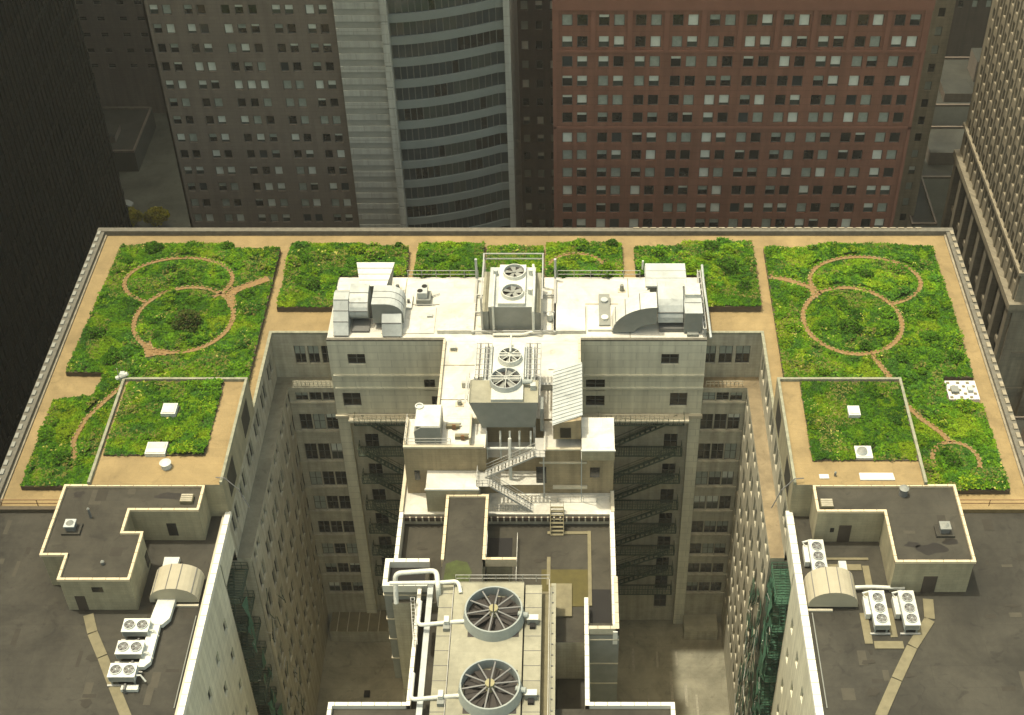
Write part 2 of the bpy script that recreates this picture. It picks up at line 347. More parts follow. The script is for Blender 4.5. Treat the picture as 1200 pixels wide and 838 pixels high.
# --- court walls
ROWS = [(56.5, 1.5), (51.3, 2.9), (45.7, 3.1), (40.7, 2.8), (35.9, 2.8), (31.0, 2.6), (26.5, 2.4), (22.4, 2.2), (18.2, 2.2)]
wins = []; p = MB()
for side in (-1, 1):
    xr = -37.3 if side < 0 else 24.0; xl = -35.7 if side < 0 else 22.4
    s_ = side
    # upper wall above the ledge
    ys = [104.8 + 1.2 + i * 4.9 for i in range(6)]
    ops = [(y + d, y + d + 1.3, 61.1, 64.0) for y in ys for d in (0, 1.7)] 
    facade(p, 'x', xr, s_, 104.8, 134.7, 58.8, 66.0, ops, 'stone')
    for o in ops: wins.append((xr + s_ * .28, (o[0] + o[1]) / 2, o[2], 1.3, 2.9, R(90) if side < 0 else R(-90), random.choice((0, 0, 5, 6))))
    p.box(min(xr, xl), max(xr, xl), 104.8, 132.7, 58.2, 58.8, 'stone', 'ledge' if side > 0 else 'ledge_shade')
    ops = [(y + d, y + d + 1.25, r[0], r[0] + r[1]) for y in ys for d in (0, 1.7) for r in ROWS]
    facade(p, 'x', xl, s_, 104.8, 132.7, 11, 58.2, ops, 'stone')
    for o in ops: wins.append((xl + s_ * .28, (o[0] + o[1]) / 2, o[2], 1.25, round(o[3] - o[2], 2), R(90) if side < 0 else R(-90), random.choice((0, 0, 5, 6, 3))))
    # niche wall of the fire escape
    xn = xr + s_ * 1.9
    ops = [(101.2, 102.9, r[0] - .4, r[0] + 2.1) for r in ROWS]
    facade(p, 'x', xn, s_, 99.5, 104.8, 11, 60.4, ops, 'stone2')
    for o in ops: wins.append((xn + s_ * .28, 102.05, o[2], 1.7, 2.5, R(90) if side < 0 else R(-90), 0))
    p.box(min(xn, xl), max(xn, xl), 104.8, 105.0, 11, 58.2, 'stone'); p.box(min(xn, xr), max(xn, xr), 99.3, 99.5, 11, 60.4, 'stone')
    facade(p, 'x', xr, s_, 99.5, 104.8, 60.4, 66, [], 'stone2'); p.box(min(xn, xr), max(xn, xr), 99.5, 104.8, 60.2, 60.4, 'stone')
    # county court wall
    yc = [43 + i * 4.4 for i in range(13)]
    ops = [(y, y + 1.1, r[0], r[0] + 1.9) for y in yc for r in ROWS]
    facade(p, 'x', xr, s_, 40, 99.3, 11, 66, ops, 'stone2')
    for o in ops: wins.append((xr + s_ * .28, (o[0] + o[1]) / 2, o[2], 1.1, 1.9, R(90) if side < 0 else R(-90), random.choice((0, 6, 3))))
    # back wall of the court, either side of the tower
    b0, b1 = ((-37.3, -29.9) if side < 0 else (16.8, 24.0))
    gx = [b0 + 2.3, b0 + 4.75, b0 + 7.0] if side < 0 else [17.6, 20.0, 22.4]
    xs = [(-35.0, -32.6), (-32.2, -29.95)] if side < 0 else [(16.85, 19.3), (19.7, 21.9)]
    xs = [(-34.9, -33.3), (-33.15, -31.6), (-31.45, -29.95)] if side < 0 else [(16.85, 18.45), (18.6, 20.2), (20.35, 21.9)]
    ux = [(-34.6, -33.2), (-32.9, -31.5), (-31.2, -29.95)] if side < 0 else [(16.85, 18.3), (18.7, 20.4), (20.8, 22.6)]
    facade(p, 'y', 134.7, 1, b0, b1, 58.8, 66, [(a, b, 61.1, 64.1) for a, b in ux], 'stone')
    for a, b in ux: wins.append(((a + b) / 2, 134.98, 61.1, round(b - a, 2), 3.0, 0, random.choice((0, 6))))
    c0, c1 = ((-35.7, -29.9) if side < 0 else (16.8, 22.4))
    p.box(b0, b1, 132.702, 134.7, 58.2, 58.8, 'stone', 'ledge' if side > 0 else 'ledge_shade')
    ops = [(a, b, r[0], r[0] + r[1]) for a, b in xs for r in ROWS]
    facade(p, 'y', 132.7, 1, c0, c1, 11, 58.2, ops, 'stone')
    for o in ops: wins.append(((o[0] + o[1]) / 2, 132.98, o[2], round(o[1] - o[0], 2), round(o[3] - o[2], 2), 0, random.choice((0, 0, 6, 4, 3, 1, 0))))
    for k, r in enumerate(ROWS): p.box(c0 + .1, c1 - .1, 132.5, 132.7, r[0] - .35, r[0] - .05, 'stone')
    part(p, 'court_wall'); p = MB()
# --- white tower fronts (bar protruding toward the courts) with piers
p = MB()
for side, (x0, x1) in ((-1, (-29.9, -15.5)), (1, (1.3, 16.8))):
    if side < 0: ops = [(-27.6, -25.4, 62.8, 64.6), (-28.9, -26.6, 55.6, 58.0), (-18.4, -17.0, 58.4, 60.3), (-17.6, -16.6, 55.6, 57.4)]; dx = (-26.9, -25.1)
    else: ops = [(11.3, 13.5, 62.8, 64.6), (12.7, 14.9, 55.6, 58.0), (2.0, 4.4, 58.3, 60.3), (2.0, 4.4, 55.6, 57.5)]; dx = (12.3, 14.1)
    facade(p, 'y', 132.6, 1, x0, x1, 54.4, 66.7, ops, 'stone2', dep=.35)
    for o in ops: wins.append(((o[0] + o[1]) / 2, 132.93, o[2], round(o[1] - o[0], 2), round(o[3] - o[2], 2), 0, 0))
    p.box(x0 + .3, x1, 132.35, 132.6, 58.75, 59.05, 'stone2'); p.box(x0 + .3, x1, 132.3, 132.6, 61.0, 61.25, 'stone2')
    ox = [(dx[0], dx[1], r[0] - 4.2, r[0] - 1.2) for r in ROWS]
    facade(p, 'y', 133.2, 1, x0, x1, 11, 54.4, ox, 'stone')
    for o in ox: wins.append(((o[0] + o[1]) / 2, 133.5, o[2], 1.8, 3.0, 0, 0))
    px = (-29.9, -28.4) if side < 0 else (15.3, 16.8)
    p.box(px[0], px[1], 132.5, 133.2, 11, 54.4, 'stone2'); p.box(px[0] - .15, px[1] + .15, 132.1, 132.5, 53.9, 54.4, 'coping')
    p.box(x0 + (1.6 if side < 0 else .2), x1 - (.2 if side < 0 else 1.6), 131.2, 133.2, 54.0, 54.35, 'stone2', 'coping')
    xo = x0 if side < 0 else x1
    facade(p, 'x', xo, -side, 132.6, 134.7, 11, 66.7, [], 'stone2')
    part(p, 'tower_front'); p = MB()
add_windows(bld, wins, 'frame', 1)
# --- white roof of the bar
p = MB(); p.box(-29.9, 16.8, 132.62, 145.1, 65.6, 66.7, 'stone2', 'membrane')
p.box(-15.5, 1.3, 119.0, 132.6, 10, 66.7, 'tanwall', 'membrane')
part(p, 'centre_roof', label='sunlit white membrane roof of the centre bridge')
p = MB()
for a, b, c, d, h in ((-16.4, -11.9, 134.0, 139.3, .55), (-2.0, 1.9, 134.0, 139.3, .5), (2.2, 6.0, 134.4, 139.0, .35), (-23.3, -16.8, 134.0, 139.0, .12)): p = MB(); p.box(a, b, c, d, 66.702, 66.7 + h, 'membrane'); part(p, 'raised_membrane')
for pts, z0, z1, wd, m, lb in (([(-15.35, 132.4), (-15.35, 119.2)], 66.7, 67.15, .3, 'coping', None), ([(1.15, 132.4), (1.15, 119.2)], 66.7, 67.15, .3, 'coping', None),
    ([(-29.7, 132.8), (-15.6, 132.8)], 66.7, 66.95, .4, 'greycoping', None), ([(1.5, 132.8), (16.6, 132.8)], 66.7, 66.95, .4, 'greycoping', None),
    ([(-37.15, 105), (-37.15, 134.85), (-30.1, 134.85)], 66.0, 66.3, .35, 'mossy', None), ([(23.85, 105), (23.85, 134.85), (17.0, 134.85)], 66.0, 66.3, .35, 'mossy', None),
    ([(-37.0, 40), (-37.0, 104.4)], 66.0, 66.7, .6, 'white_coping', 'broad white coping beside the left court'), ([(-37.5, 40), (-37.5, 104.4)], 66.0, 66.35, .25, 'coping', None),
    ([(23.7, 40), (23.7, 104.4)], 66.0, 66.7, .75, 'white_coping', 'broad white coping beside the right court')):
    p = MB(); coping_run(p, pts, z0, z1, wd, m); part(p, 'coping', label=lb)
# --- raised boxes on the city half
for side in (-1, 1):
    x0, x1 = (-51.2, -36.9) if side < 0 else (23.7, 37.9)
    p = MB(); ops = []
    p.box(x0, x1, 104.6, 121.0, 66.002, 71.0, 'penwall', 'gravel')
    rr = part(p, 'raised_roof', label='raised gravel and sedum roof box beside the %s court' % ('left' if side < 0 else 'right'))
    q = MB(); m = 'mossy'
    pts = [(x0 + .15, 104.75), (x0 + .15, 120.85), (x1 - .15, 120.85), (x1 - .15, 104.75)]
    coping_run(q, pts, 71.0, 71.4, .3, m); part(q, 'coping', rr)
    q = MB(); xs = -36.9 if side < 0 else 23.7
    for yy in (106.5, 115.5):
        q = MB()
        q.box(min(xs, xs - side * .02), max(xs, xs - side * .02) + .001, yy, yy + 3.2, 67.0, 70.3, 'darkroof2'); part(q, 'louvre', rr)
# --- penthouses of the near half
def penthouse(poly, z1, label, doors):
    p = MB(); p.prism(poly, 65.9, z1 - .35, 'penwall', 'darkroof2'); o = part(p, 'penthouse', label=label)
    q = MB(); c = Vector((sum(a for a, b in poly) / len(poly), sum(b for a, b in poly) / len(poly)))
    coping_run(q, poly, z1 - .352, z1 - .05, .27, 'pinkcoping', True); part(q, 'coping', o)
    for nm, bx in doors: d = MB(); d.box(*bx, 'door' if nm == 'door' else 'glass_dark'); f = .1; part(d, nm, o)
    return o
penthouse([(-53.6, 95.1), (-51.0, 95.1), (-51.0, 91.9), (-44.0, 91.9), (-44.0, 98.0), (-46.1, 98.0), (-46.1, 101.2), (-38.9, 101.2), (-38.9, 104.59), (-53.6, 104.59)], 71, 'L-shaped beige penthouse with dark roof on the left',
          [('door', (-50.0, -49.0, 91.84, 91.95, 66.0, 68.2)), ('window', (-42.6, -41.6, 101.15, 101.25, 66.8, 68.7)), ('window', (-44.06, -43.95, 96.9, 98.0 - .2, 66.6, 68.4)), ('louvre', (-48.0, -46.9, 91.84, 91.95, 68.9, 69.6))])
penthouse([(25.9, 101.0), (32.9, 101.0), (32.9, 94.2), (40.8, 94.2), (40.8, 104.59), (25.9, 104.59)], 71, 'L-shaped beige penthouse with dark roof on the right',
          [('door', (28.4, 29.7, 100.94, 101.05, 66.0, 68.6)), ('door', (36.1, 37.5, 94.14, 94.25, 66.0, 68.5)), ('window', (27.5, 27.9, 100.94, 101.05, 67.6, 68.2))])
# --- centre wing blocks
p = MB()
p.box(-18.9, -9.6, 114.3, 118.98, 59.2, 66.7, 'tanwall', 'membrane')
p.box(-3.0, 5.0, 114.3, 118.98, 59.2, 66.4, 'tanwall', 'membrane')
p.box(-9.6, -3.0, 116.5, 118.98, 59.2, 62.9, 'tanwall', 'membrane')
p.box(-9.6, -3.0, 114.3, 116.5, 59.2, 60.6, 'tanwall', 'membrane')
p.box(-19.5, 5.0, 111.0, 118.96, 10, 59.2, 'stone', 'membrane')
p.box(1.3, 5.0, 112.6, 117.9, 66.402, 68.0, 'penwall', 'membrane')
p.box(-16.4, -10.4, 111.4, 114.28, 59.202, 63.0, 'penwall', 'membrane')
wingN = part(p, 'centre_wing', label='tan brick centre wing with stepped white roofs')
q = MB(); q.box(-18.9, -9.8, 114.2, 114.6, 66.702, 66.95, 'coping'); q.box(-18.9, -18.6, 114.6, 118.9, 66.702, 67.0, 'coping'); q.box(-2.8, 1.2, 114.15, 114.5, 66.402, 66.6, 'coping')
q.box(1.2, 5.1, 112.5, 112.62, 67.9, 68.1, 'white_coping'); q.box(-16.5, -10.3, 111.3, 111.42, 62.85, 63.06, 'white_coping')
q.box(-19.6, -19.2, 111, 118.9, 59.202, 59.7, 'coping'); q.box(4.7, 5.1, 111, 114.2, 59.202, 59.7, 'coping'); part(q, 'coping', wingN)
q = MB()
for a, b, c, d in ((-3.9, -2.75, 61.0, 63.6), (2.3, 3.4, 61.9, 63.5), (-17.9, -17.3, 61.5, 63.0)): q2 = MB(); q2.box(a, b, 114.22, 114.33, c, d, 'glass_dark'); part(q2, 'window', wingN)
q = MB(); q.box(-2.0, 2.0, 114.0, 114.28, 60.2, 60.6, 'coping'); q.box(-3.5, 1.9, 114.1, 114.28, 64.3, 64.5, 'coping'); part(q, 'ledge', wingN)
# toothed fascia under the terrace
q = MB(); q.box(-19.5, 5.0, 110.7, 110.98, 58.3, 58.9, 'door')
for k in range(34): x = -19.2 + k * .72; q.box(x, x + .16, 110.55, 110.72, 58.3, 59.1, 'coping')
part(q, 'toothed_fascia', wingN)
# stairhead with pale corrugated slope
p = MB(); p.yprism([(-1.9, 67.6), (1.25, 67.6), (1.25, 70.6), (-1.9, 70.0)], 114.8, 123.6, 'tanwall', 'tanwall')
sh = part(p, 'stairhead', label='stairhead hut with pale ribbed sloping roof'); q = MB()
a, b = Vector((-2.0, 0, 70.02)), Vector((1.4, 0, 70.72))
q.face([(-2.0, 114.5, 70.05), (1.4, 115.4, 70.75), (1.4, 124.3, 70.75), (-2.0, 123.7, 70.05)], 'galv')
for k in range(16): y = 114.7 + k * .57; q.bar((-1.98, y, 70.12), (1.38, y + .75, 70.82), .05, 'galv')
part(q, 'ribbed_roof', sh)
q = MB(); q.box(-1.1, .1, 114.7, 114.82, 67.9, 69.4, 'glass_dark'); part(q, 'window', sh)
# --- near centre wing (dark roofs)
p = MB()
p.box(-19.5, -13.9, 99.5, 110.98, 10, 57.5, 'stone', 'darkroof2')
p.box(-9.5, 5.0, 94.2, 110.98, 10, 57.5, 'stone', 'darkroof2')
p.box(-13.9, -9.5, 98.6, 111.2, 10, 61.9, 'penwall', 'darkroof2')
p.box(-16.4, -9.5, 84.8, 98.6, 10, 57.0, 'stone2', 'darkroof2'); p.box(-1.4, 1.6, 84.8, 94.2, 10, 51.0, 'stone', 'darkroof2')
p.box(-24.4, 10.5, 55, 84.8, 10, 59.0, 'stone2', 'darkroof2'); p.box(1.6, 2.05, 84.8, 98.3, 10, 59.0, 'stone2')
p.box(-16.6, -16.4, 84.8, 99.5, 10, 59.0, 'stone2')
wingS = part(p, 'centre_wing', label='near centre wing with dark roofs under the big fans')
for pts, z0, z1, wd, m in (([(-19.35, 103.9), (-19.35, 110.8)], 57.5, 59.6, .45, 'white_coping'), ([(4.8, 94.2), (4.8, 110.8)], 57.5, 59.6, .5, 'white_coping'), ([(-13.9, 101.9), (-13.9, 111.2), (-9.4, 111.2), (-9.4, 101.9), (-6.0, 101.9)], 61.0, 62.2, .32, 'pinkcoping'),
    ([(-16.4, 99.6), (-16.4, 85.0), (-24.3, 85.0), (-24.3, 55)], 58.9, 59.6, .42, 'white_coping'), ([(1.75, 98.4), (1.75, 85.0), (10.4, 85.0), (10.4, 55)], 58.9, 59.6, .42, 'white_coping')):
    q = MB(); coping_run(q, pts, z0, z1, wd, m); part(q, 'coping', wingS)
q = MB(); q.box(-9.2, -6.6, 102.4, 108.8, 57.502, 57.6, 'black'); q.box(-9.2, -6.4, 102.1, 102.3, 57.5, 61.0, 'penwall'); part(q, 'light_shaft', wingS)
q = MB(); q.box(-3.2, 2.0, 99.0, 104.2, 57.502, 57.56, 'mustard'); q.box(-2.4, .2, 97.5, 102.0, 57.56, 57.8, 'pad'); part(q, 'stained_slab', wingS, 'mustard stained slab')
q = MB(); q.box(-2.6, 2.3, 109.4, 109.8, 57.502, 57.62, 'pad'); q.box(2.0, 2.4, 99, 109.8, 57.504, 57.7, 'pad'); q.box(-2.6, -2.2, 102, 106, 57.504, 57.6, 'pad'); part(q, 'roof_rib', wingS)
q = MB(); q.face([(-14 + .35, 97.9 + .8, 61.91), (-10.9, 98.7, 61.91), (-10.6, 100.2, 61.91), (-11.2, 101.6, 61.91), (-12.4, 101.9, 61.91), (-13.5, 101.4, 61.91)], 'soil'); part(q, 'moss_patch', wingS)
# shafts hanging on the wing: sheet metal risers
for nm, x0, x1, y0, y1, zb in (('left', -20.4, -15.6, 100.0, 103.7, 43.0), ('right', 1.95, 5.2, 94.0, 95.6, 41.5)):
    q = MB(); q.box(x0, x1, y0, y1, zb, 59.0, 'galv_dark', 'darkroof2')
    for zz in (58.2, 54.0, 50.4, 46.8): q.box(x0 - .1, x1 + .02, y0 - .08, y0, zz, zz + .15, 'coping'); q.box(x0 - .1, x0, y0, y1, zz, zz + .15, 'coping')
    sf = part(q, 'riser_shaft', wingS, 'grey metal clad riser shaft on the %s' % nm)
    q = MB()
    if nm == 'left': coping_run(q, [(-20.2, 100.2), (-20.2, 103.5), (-15.8, 103.5)], 58.9, 60, .5, 'white_coping'); coping_run(q, [(-20.2, 100.15), (-15.8, 100.15)], 58.9, 59.99, .5, 'white_coping'); q.box(-19.8, -16, 100.5, 103.2, 59.002, 59.01, 'black')
    else: q.box(2.1, 4.5, 95.7, 101.4, 57.502, 57.51, 'black'); coping_run(q, [(5.0, 101.0), (5.0, 94.3), (2.2, 94.3)], 58.9, 60, .4, 'coping')
    part(q, 'coping', sf)
# court floors
for side, x0, x1 in ((-1, -37.3, -19.5), (1, 5.0, 24.0)):
    q = MB(); xa = x0 - (1.9 if side < 0 else 0); xb = x1 + (1.9 if side > 0 else 0)
    sheet(q, xa if side < 0 else -1, xb if side > 0 else -14, 40, 134, 11.0, 'courtfloor')
    if side > 0:
        for (a, b, c, d) in ((9.0, 9.35, 124, 128), (12.5, 12.8, 124.5, 127.5), (14.3, 14.7, 119, 124), (16.3, 16.7, 118, 122), (11, 11.3, 117, 120), (17.8, 18.1, 116, 120), (15.3, 15.6, 125, 127.5)): sheet(q, a, b, c, d, 11.012, 'markw')
        q.box(16.7, 21.6, 129.6, 133.4, 11.01, 13.0, 'stone', 'panel')
    else:
        q.box(-35, -24, 129.2, 133.0, 11.01, 13.5, 'stone', 'pad')
        for k in range(7): q.box(-34 + k * 1.5, -33.9 + k * 1.5, 129.1, 133.0, 13.5, 13.7, 'coping')
        q.box(-29.2, -28.4, 119.5, 120.4, 11.01, 11.5, 'black')
    part(q, 'court_floor')

# ================================================================== PLANTING
def inpoly(x, y, poly):
    c = np.zeros(x.shape, bool); n = len(poly)
    for i in range(n):
        x0, y0 = poly[i]; x1, y1 = poly[(i + 1) % n]
        with np.errstate(divide='ignore', invalid='ignore'):
            c ^= ((y0 > y) != (y1 > y)) & (x < (x1 - x0) * (y - y0) / (y1 - y0 + 1e-12) + x0)
    return c
def vnoise(x, y, s, seed):
    r = np.random.default_rng(seed); T = r.random((64, 64))
    u = x * s + 500; v = y * s + 500; i = np.floor(u).astype(int); j = np.floor(v).astype(int); fu = u - i; fv = v - j
    fu = fu * fu * (3 - 2 * fu); fv = fv * fv * (3 - 2 * fv)
    a = T[i % 64, j % 64]; b = T[(i + 1) % 64, j % 64]; c = T[i % 64, (j + 1) % 64]; d = T[(i + 1) % 64, (j + 1) % 64]
    return (a * (1 - fu) + b * fu) * (1 - fv) + (c * (1 - fu) + d * fu) * fv
def arc(cx, cy, rx, ry, a0, a1, n=60): return [(cx + rx * math.cos(R(a0 + (a1 - a0) * k / n)), cy + ry * math.sin(R(a0 + (a1 - a0) * k / n))) for k in range(n + 1)]
PATHS = {
 'loop path of ochre pavers circling the dark bush in the left bed': ([arc(-48.2, 136.8, 6.1, 6.3, 0, 360)], .5, 66.7, True),
 'upper arc of ochre pavers in the left bed': ([arc(-50.4, 144.4, 6.9, 4.8, -42, 242)], .42, 66.7, False),
 'ochre spur path to the right edge of the left bed': ([[(-43.6, 141.5), (-42.6, 142.6), (-41.0, 143.6), (-38.9, 144.9)], [(-42.6, 139.4), (-43.2, 141.2), (-42.8, 143.0)]], 1.0, 66.71, False),
 'small ochre fork at the foot of the left loop path': ([[(-51.9, 132.2), (-51.3, 131.0), (-50.9, 129.8)], [(-50.8, 130.6), (-49, 130.5)]], 1.0, 66.71, False),
 'faint winding path in the lower left bed': ([[(-52.9, 125.0), (-54.5, 122.0), (-56.0, 119.0), (-56.5, 115.5), (-55.7, 112.5)]], .5, 66.7, False),
 'lower loop path of ochre pavers in the right bed': ([arc(35.2, 136.6, 6.1, 6.4, 0, 360)], .5, 66.7, True),
 'upper loop path of ochre pavers in the right bed': ([arc(38.0, 144.4, 7.1, 5.0, -66, 212)], .45, 66.7, False),
 'ochre spur path to the left edge of the right bed': ([[(25.9, 145.2), (28.0, 144.6), (30.9, 143.0), (31.1, 141.0)]], .7, 66.71, False),
 'narrow path running from the right loop down to a small circle': ([[(36.5, 130.3), (37.6, 127.5), (38.6, 125.0), (39.2, 121.5), (40.6, 119.0), (42.4, 116.8), (43.2, 115.2)]], .55, 66.7, False),
 'small broken paver circle at the foot of the right bed': ([arc(43.3, 112.3, 2.6, 2.9, -20, 200)], .4, 66.7, False),
 'faint curved path in the far middle bed': ([arc(0.8, 147.2, 3.6, 2.9, 10, 170)], .35, 66.7, False),
}
def seg_dist(x, y, pl):
    d = np.full(x.shape, 1e9)
    for (a, b), (c, e) in zip(pl[:-1], pl[1:]):
        dx, dy = c - a, e - b; L = dx * dx + dy * dy + 1e-9; t = np.clip(((x - a) * dx + (y - b) * dy) / L, 0, 1)
        d = np.minimum(d, np.hypot(x - a - t * dx, y - b - t * dy))
    return d
def path_mask(x, y):
    m = np.zeros(x.shape, bool)
    for pls, wd, z, c in PATHS.values():
        for pl in pls: m |= seg_dist(x, y, pl) < wd * .5 * (.75 + .5 * vnoise(x, y, 1.3, 3))
    return m
def near_path(x, y, d):
    m = np.zeros(x.shape, bool)
    for pls, wd, z, c in PATHS.values():
        for pl in pls: m |= seg_dist(x, y, pl) < wd * .5 + d
    return m
PAL = np.array([(.105, .230, .012), (.075, .190, .012), (.150, .270, .012), (.045, .125, .012), (.200, .300, .014), (.060, .150, .020), (.150, .215, .020), (.030, .085, .010)])
def cover(name_label, poly, z, dens=46, holes=(), seed=1, sc_h=1.0, bright=1.0):
    xs = [a for a, b in poly]; ys = [b for a, b in poly]; area = (max(xs) - min(xs)) * (max(ys) - min(ys)); n = int(area * dens)
    r = np.random.default_rng(seed)
    x = r.uniform(min(xs), max(xs), n); y = r.uniform(min(ys), max(ys), n)
    k = inpoly(x, y, poly) & ~path_mask(x, y)
    for hx0, hx1, hy0, hy1 in holes: k &= ~((x > hx0) & (x < hx1) & (y > hy0) & (y < hy1))
    x = x[k]; y = y[k]; n = len(x)
    # species patches
    wx = x + 1.6 * vnoise(x, y, .6, 21); wy = y + 1.6 * vnoise(x, y, .6, 22)
    big = vnoise(wx, wy, .22, 5); mid = vnoise(wx, wy, .55, 6); sm = vnoise(wx, wy, 1.3, 7); tiny = vnoise(x, y, 2.6, 8)
    nm_ = int(area * .28); mx = r.uniform(min(xs), max(xs), nm_); my = r.uniform(min(ys), max(ys), nm_); mr = r.uniform(.35, 1.25, nm_) ** 1.2; mh = r.uniform(.10, .62, nm_) * mr
    dome = np.zeros(n); own = np.full(n, -1)
    for q in range(nm_):
        j = np.flatnonzero((np.abs(x - mx[q]) < mr[q]) & (np.abs(y - my[q]) < mr[q]))
        if len(j):
            d2 = ((x[j] - mx[q]) ** 2 + (y[j] - my[q]) ** 2) / mr[q] ** 2; hh = mh[q] * np.sqrt(np.clip(1 - d2, 0, 1)); b_ = hh > dome[j]; dome[j[b_]] = hh[b_]; own[j[b_]] = q
    hgt = (.10 + dome * (.55 + .8 * big) + .18 * np.clip(tiny * 1.5 - .5, 0, 1)) * sc_h
    hgt = np.where(near_path(x, y, .5), np.minimum(hgt * .35, .16), hgt)
    sp = (big * .45 + mid * .35 + sm * .2); idx = np.clip(((sp - .26) / .48 * 7.99).astype(int), 0, 7)
    order = np.array([4, 2, 0, 1, 5, 0, 3, 2]); idx = order[idx]; mi_ = order[r.integers(0, 8, nm_)]; flip = r.random(n); idx = np.where((own >= 0) & (flip < .45), mi_[own], idx); mbr = r.uniform(.8, 1.22, nm_)
    col = PAL[idx] * np.array((.72, .74, .80)) * (r.uniform(.65, 1.35, n) * bright * np.where(own >= 0, mbr[own], 1.0) * (.82 + .36 * vnoise(x, y, .13, 44)))[:, None]
    fl = (vnoise(x, y, .35, 51) > .7) & (r.random(n) < .035); col[fl] = np.array((.42, .40, .10))
    # bloom and dry specks
    dry = (vnoise(x, y, .5, 31) > .66) & (r.random(n) < .28); col[dry] = np.array((.17, .17, .045))
    nf = 4; N_ = n * nf
    bx = np.repeat(x, nf) + r.normal(0, .09, N_); by = np.repeat(y, nf) + r.normal(0, .09, N_)
    hz = np.repeat(hgt, nf) * r.uniform(.55, 1, N_)
    s = r.uniform(.05, .135, N_) * (1 + .6 * np.repeat(hgt, nf))
    th = r.uniform(0, 2 * np.pi, N_); tilt = r.normal(0, .34, N_)
    u = np.stack([np.cos(th), np.sin(th), tilt], 1); v = np.stack([-np.sin(th), np.cos(th), r.normal(0, .34, N_)], 1)
    c = np.stack([bx, by, z + hz + .03], 1)
    V = np.stack([c - u * s[:, None], c + v * s[:, None] * .8, c + u * s[:, None], c - v * s[:, None] * .8], 1).reshape(-1, 3)
    me = bpy.data.meshes.new('ground_cover'); me.vertices.add(len(V)); me.vertices.foreach_set('co', V.ravel())
    me.loops.add(N_ * 4); me.loops.foreach_set('vertex_index', np.arange(N_ * 4)); me.polygons.add(N_); me.polygons.foreach_set('loop_start', np.arange(N_) * 4)
    at = me.attributes.new('tint', 'FLOAT_COLOR', 'FACE'); cc = np.ones((N_, 4)); cc[:, :3] = np.repeat(col, nf, 0) * r.uniform(.85, 1.15, N_)[:, None]; at.data.foreach_set('color', cc.ravel())
    me.materials.append(M['leaf']); me.update(calc_edges=True)
    o = bpy.data.objects.new('ground_cover', me); COL.objects.link(o); tag(o, name_label, 'ground cover', kind='stuff'); return n
def bed(label, poly, z0, z1):
    t = thing('planting_bed', label, 'planting bed', (sum(a for a, b in poly) / len(poly), sum(b for a, b in poly) / len(poly), z0))
    p = MB(); p.prism(poly, z0 + .002, z1, 'edging', 'soil'); part(p, 'soil_layer', t)
    q = MB(); coping_run(q, poly, z0 + .004, z1 + .05, .12, 'edging', True); part(q, 'edging', t)
BL = [(-60.5, 108.5), (-50.9 - .35, 108.5), (-51.35, 121.3), (-38.4, 121.3), (-38.4, 151.2), (-44.5, 151.3), (-44.7, 152.3), (-55.0, 152.3), (-59.5, 151.8), (-60.4, 127.1), (-55.6, 127.0), (-56.2, 123.0), (-60.6, 122.1)]
BR = [(38.05, 121.3), (38.05, 107.9), (48.3, 107.9), (48.2, 121.6), (44.4, 121.9), (44.4, 126.3), (48.1, 126.2), (48.0, 151.6), (42, 152.3), (33, 152.3), (32.7, 151.4), (25.7, 151.4), (25.6, 121.3)]
BOXL = [(-50.5, 108.9), (-39.6, 108.9), (-39.6, 120.4), (-50.5, 120.4)]; BOXR = [(26.2, 108.1), (37.5, 108.1), (37.5, 120.4), (26.3, 120.4)]
P1 = [(-36.9, 139.1), (-29.95, 139.1), (-29.95, 145.3), (-21.2, 145.3), (-21.4, 151.3), (-28.5, 152.2), (-36.9, 152.1)]
P2 = [(-20.3, 145.3), (-11.4, 145.3), (-11.4, 152.4), (-20.0, 152.4)]; P2b = [(-10.9, 145.3), (-3.6, 145.3), (-3.6, 151.8), (-10.9, 151.8)]; P2c = [(-3.1, 145.3), (6.8, 145.3), (6.8, 152.5), (-3.1, 152.5)]
P3 = [(8.6, 145.3), (16.9, 145.3), (16.9, 139.1), (24.0, 139.1), (24.1, 152.5), (15, 152.5), (14.8, 151.4), (8.5, 151.2)]
specs = [('large planted bed of the left wing', BL, 66, 66.6, 1.0), ('large planted bed of the right wing', BR, 66, 66.6, 1.0), ('low sedum bed on the raised left roof box', BOXL, 71, 71.12, .75), ('low sedum bed on the raised right roof box', BOXR, 71, 71.12, .55),
         ('far planter left of the first gravel aisle', P1, 66, 66.7, 1.1), ('narrow far planter between aisle and pipe frame', P2, 66, 66.6, 1.2), ('short far planter behind the back cooling tower', P2b, 66, 66.6, .8), ('far planter right of the back cooling tower', P2c, 66, 66.6, 1.2), ('far planter on the right with dense dark shrubs', P3, 66, 66.8, 1.4)]
for i, (lb, poly, z0, z1, hs) in enumerate(specs):
    bed(lb + ' with dark edging', poly, z0, z1)
    hol = []
    if poly is BOXL: hol = [(-46.2, -43.6, 108.5, 110.8), (-45.6, -43.7, 114.6, 116.6)]
    if poly is BOXR: hol = [(30.8, 32.7, 107.5, 110.2), (30.9, 32.3, 114.4, 116.3)]
    cover('green mixed planting filling the ' + lb, poly, z1, 60 if i > 3 else 52, hol, 100 + i, hs, .85 if poly is BOXR else 1.0)
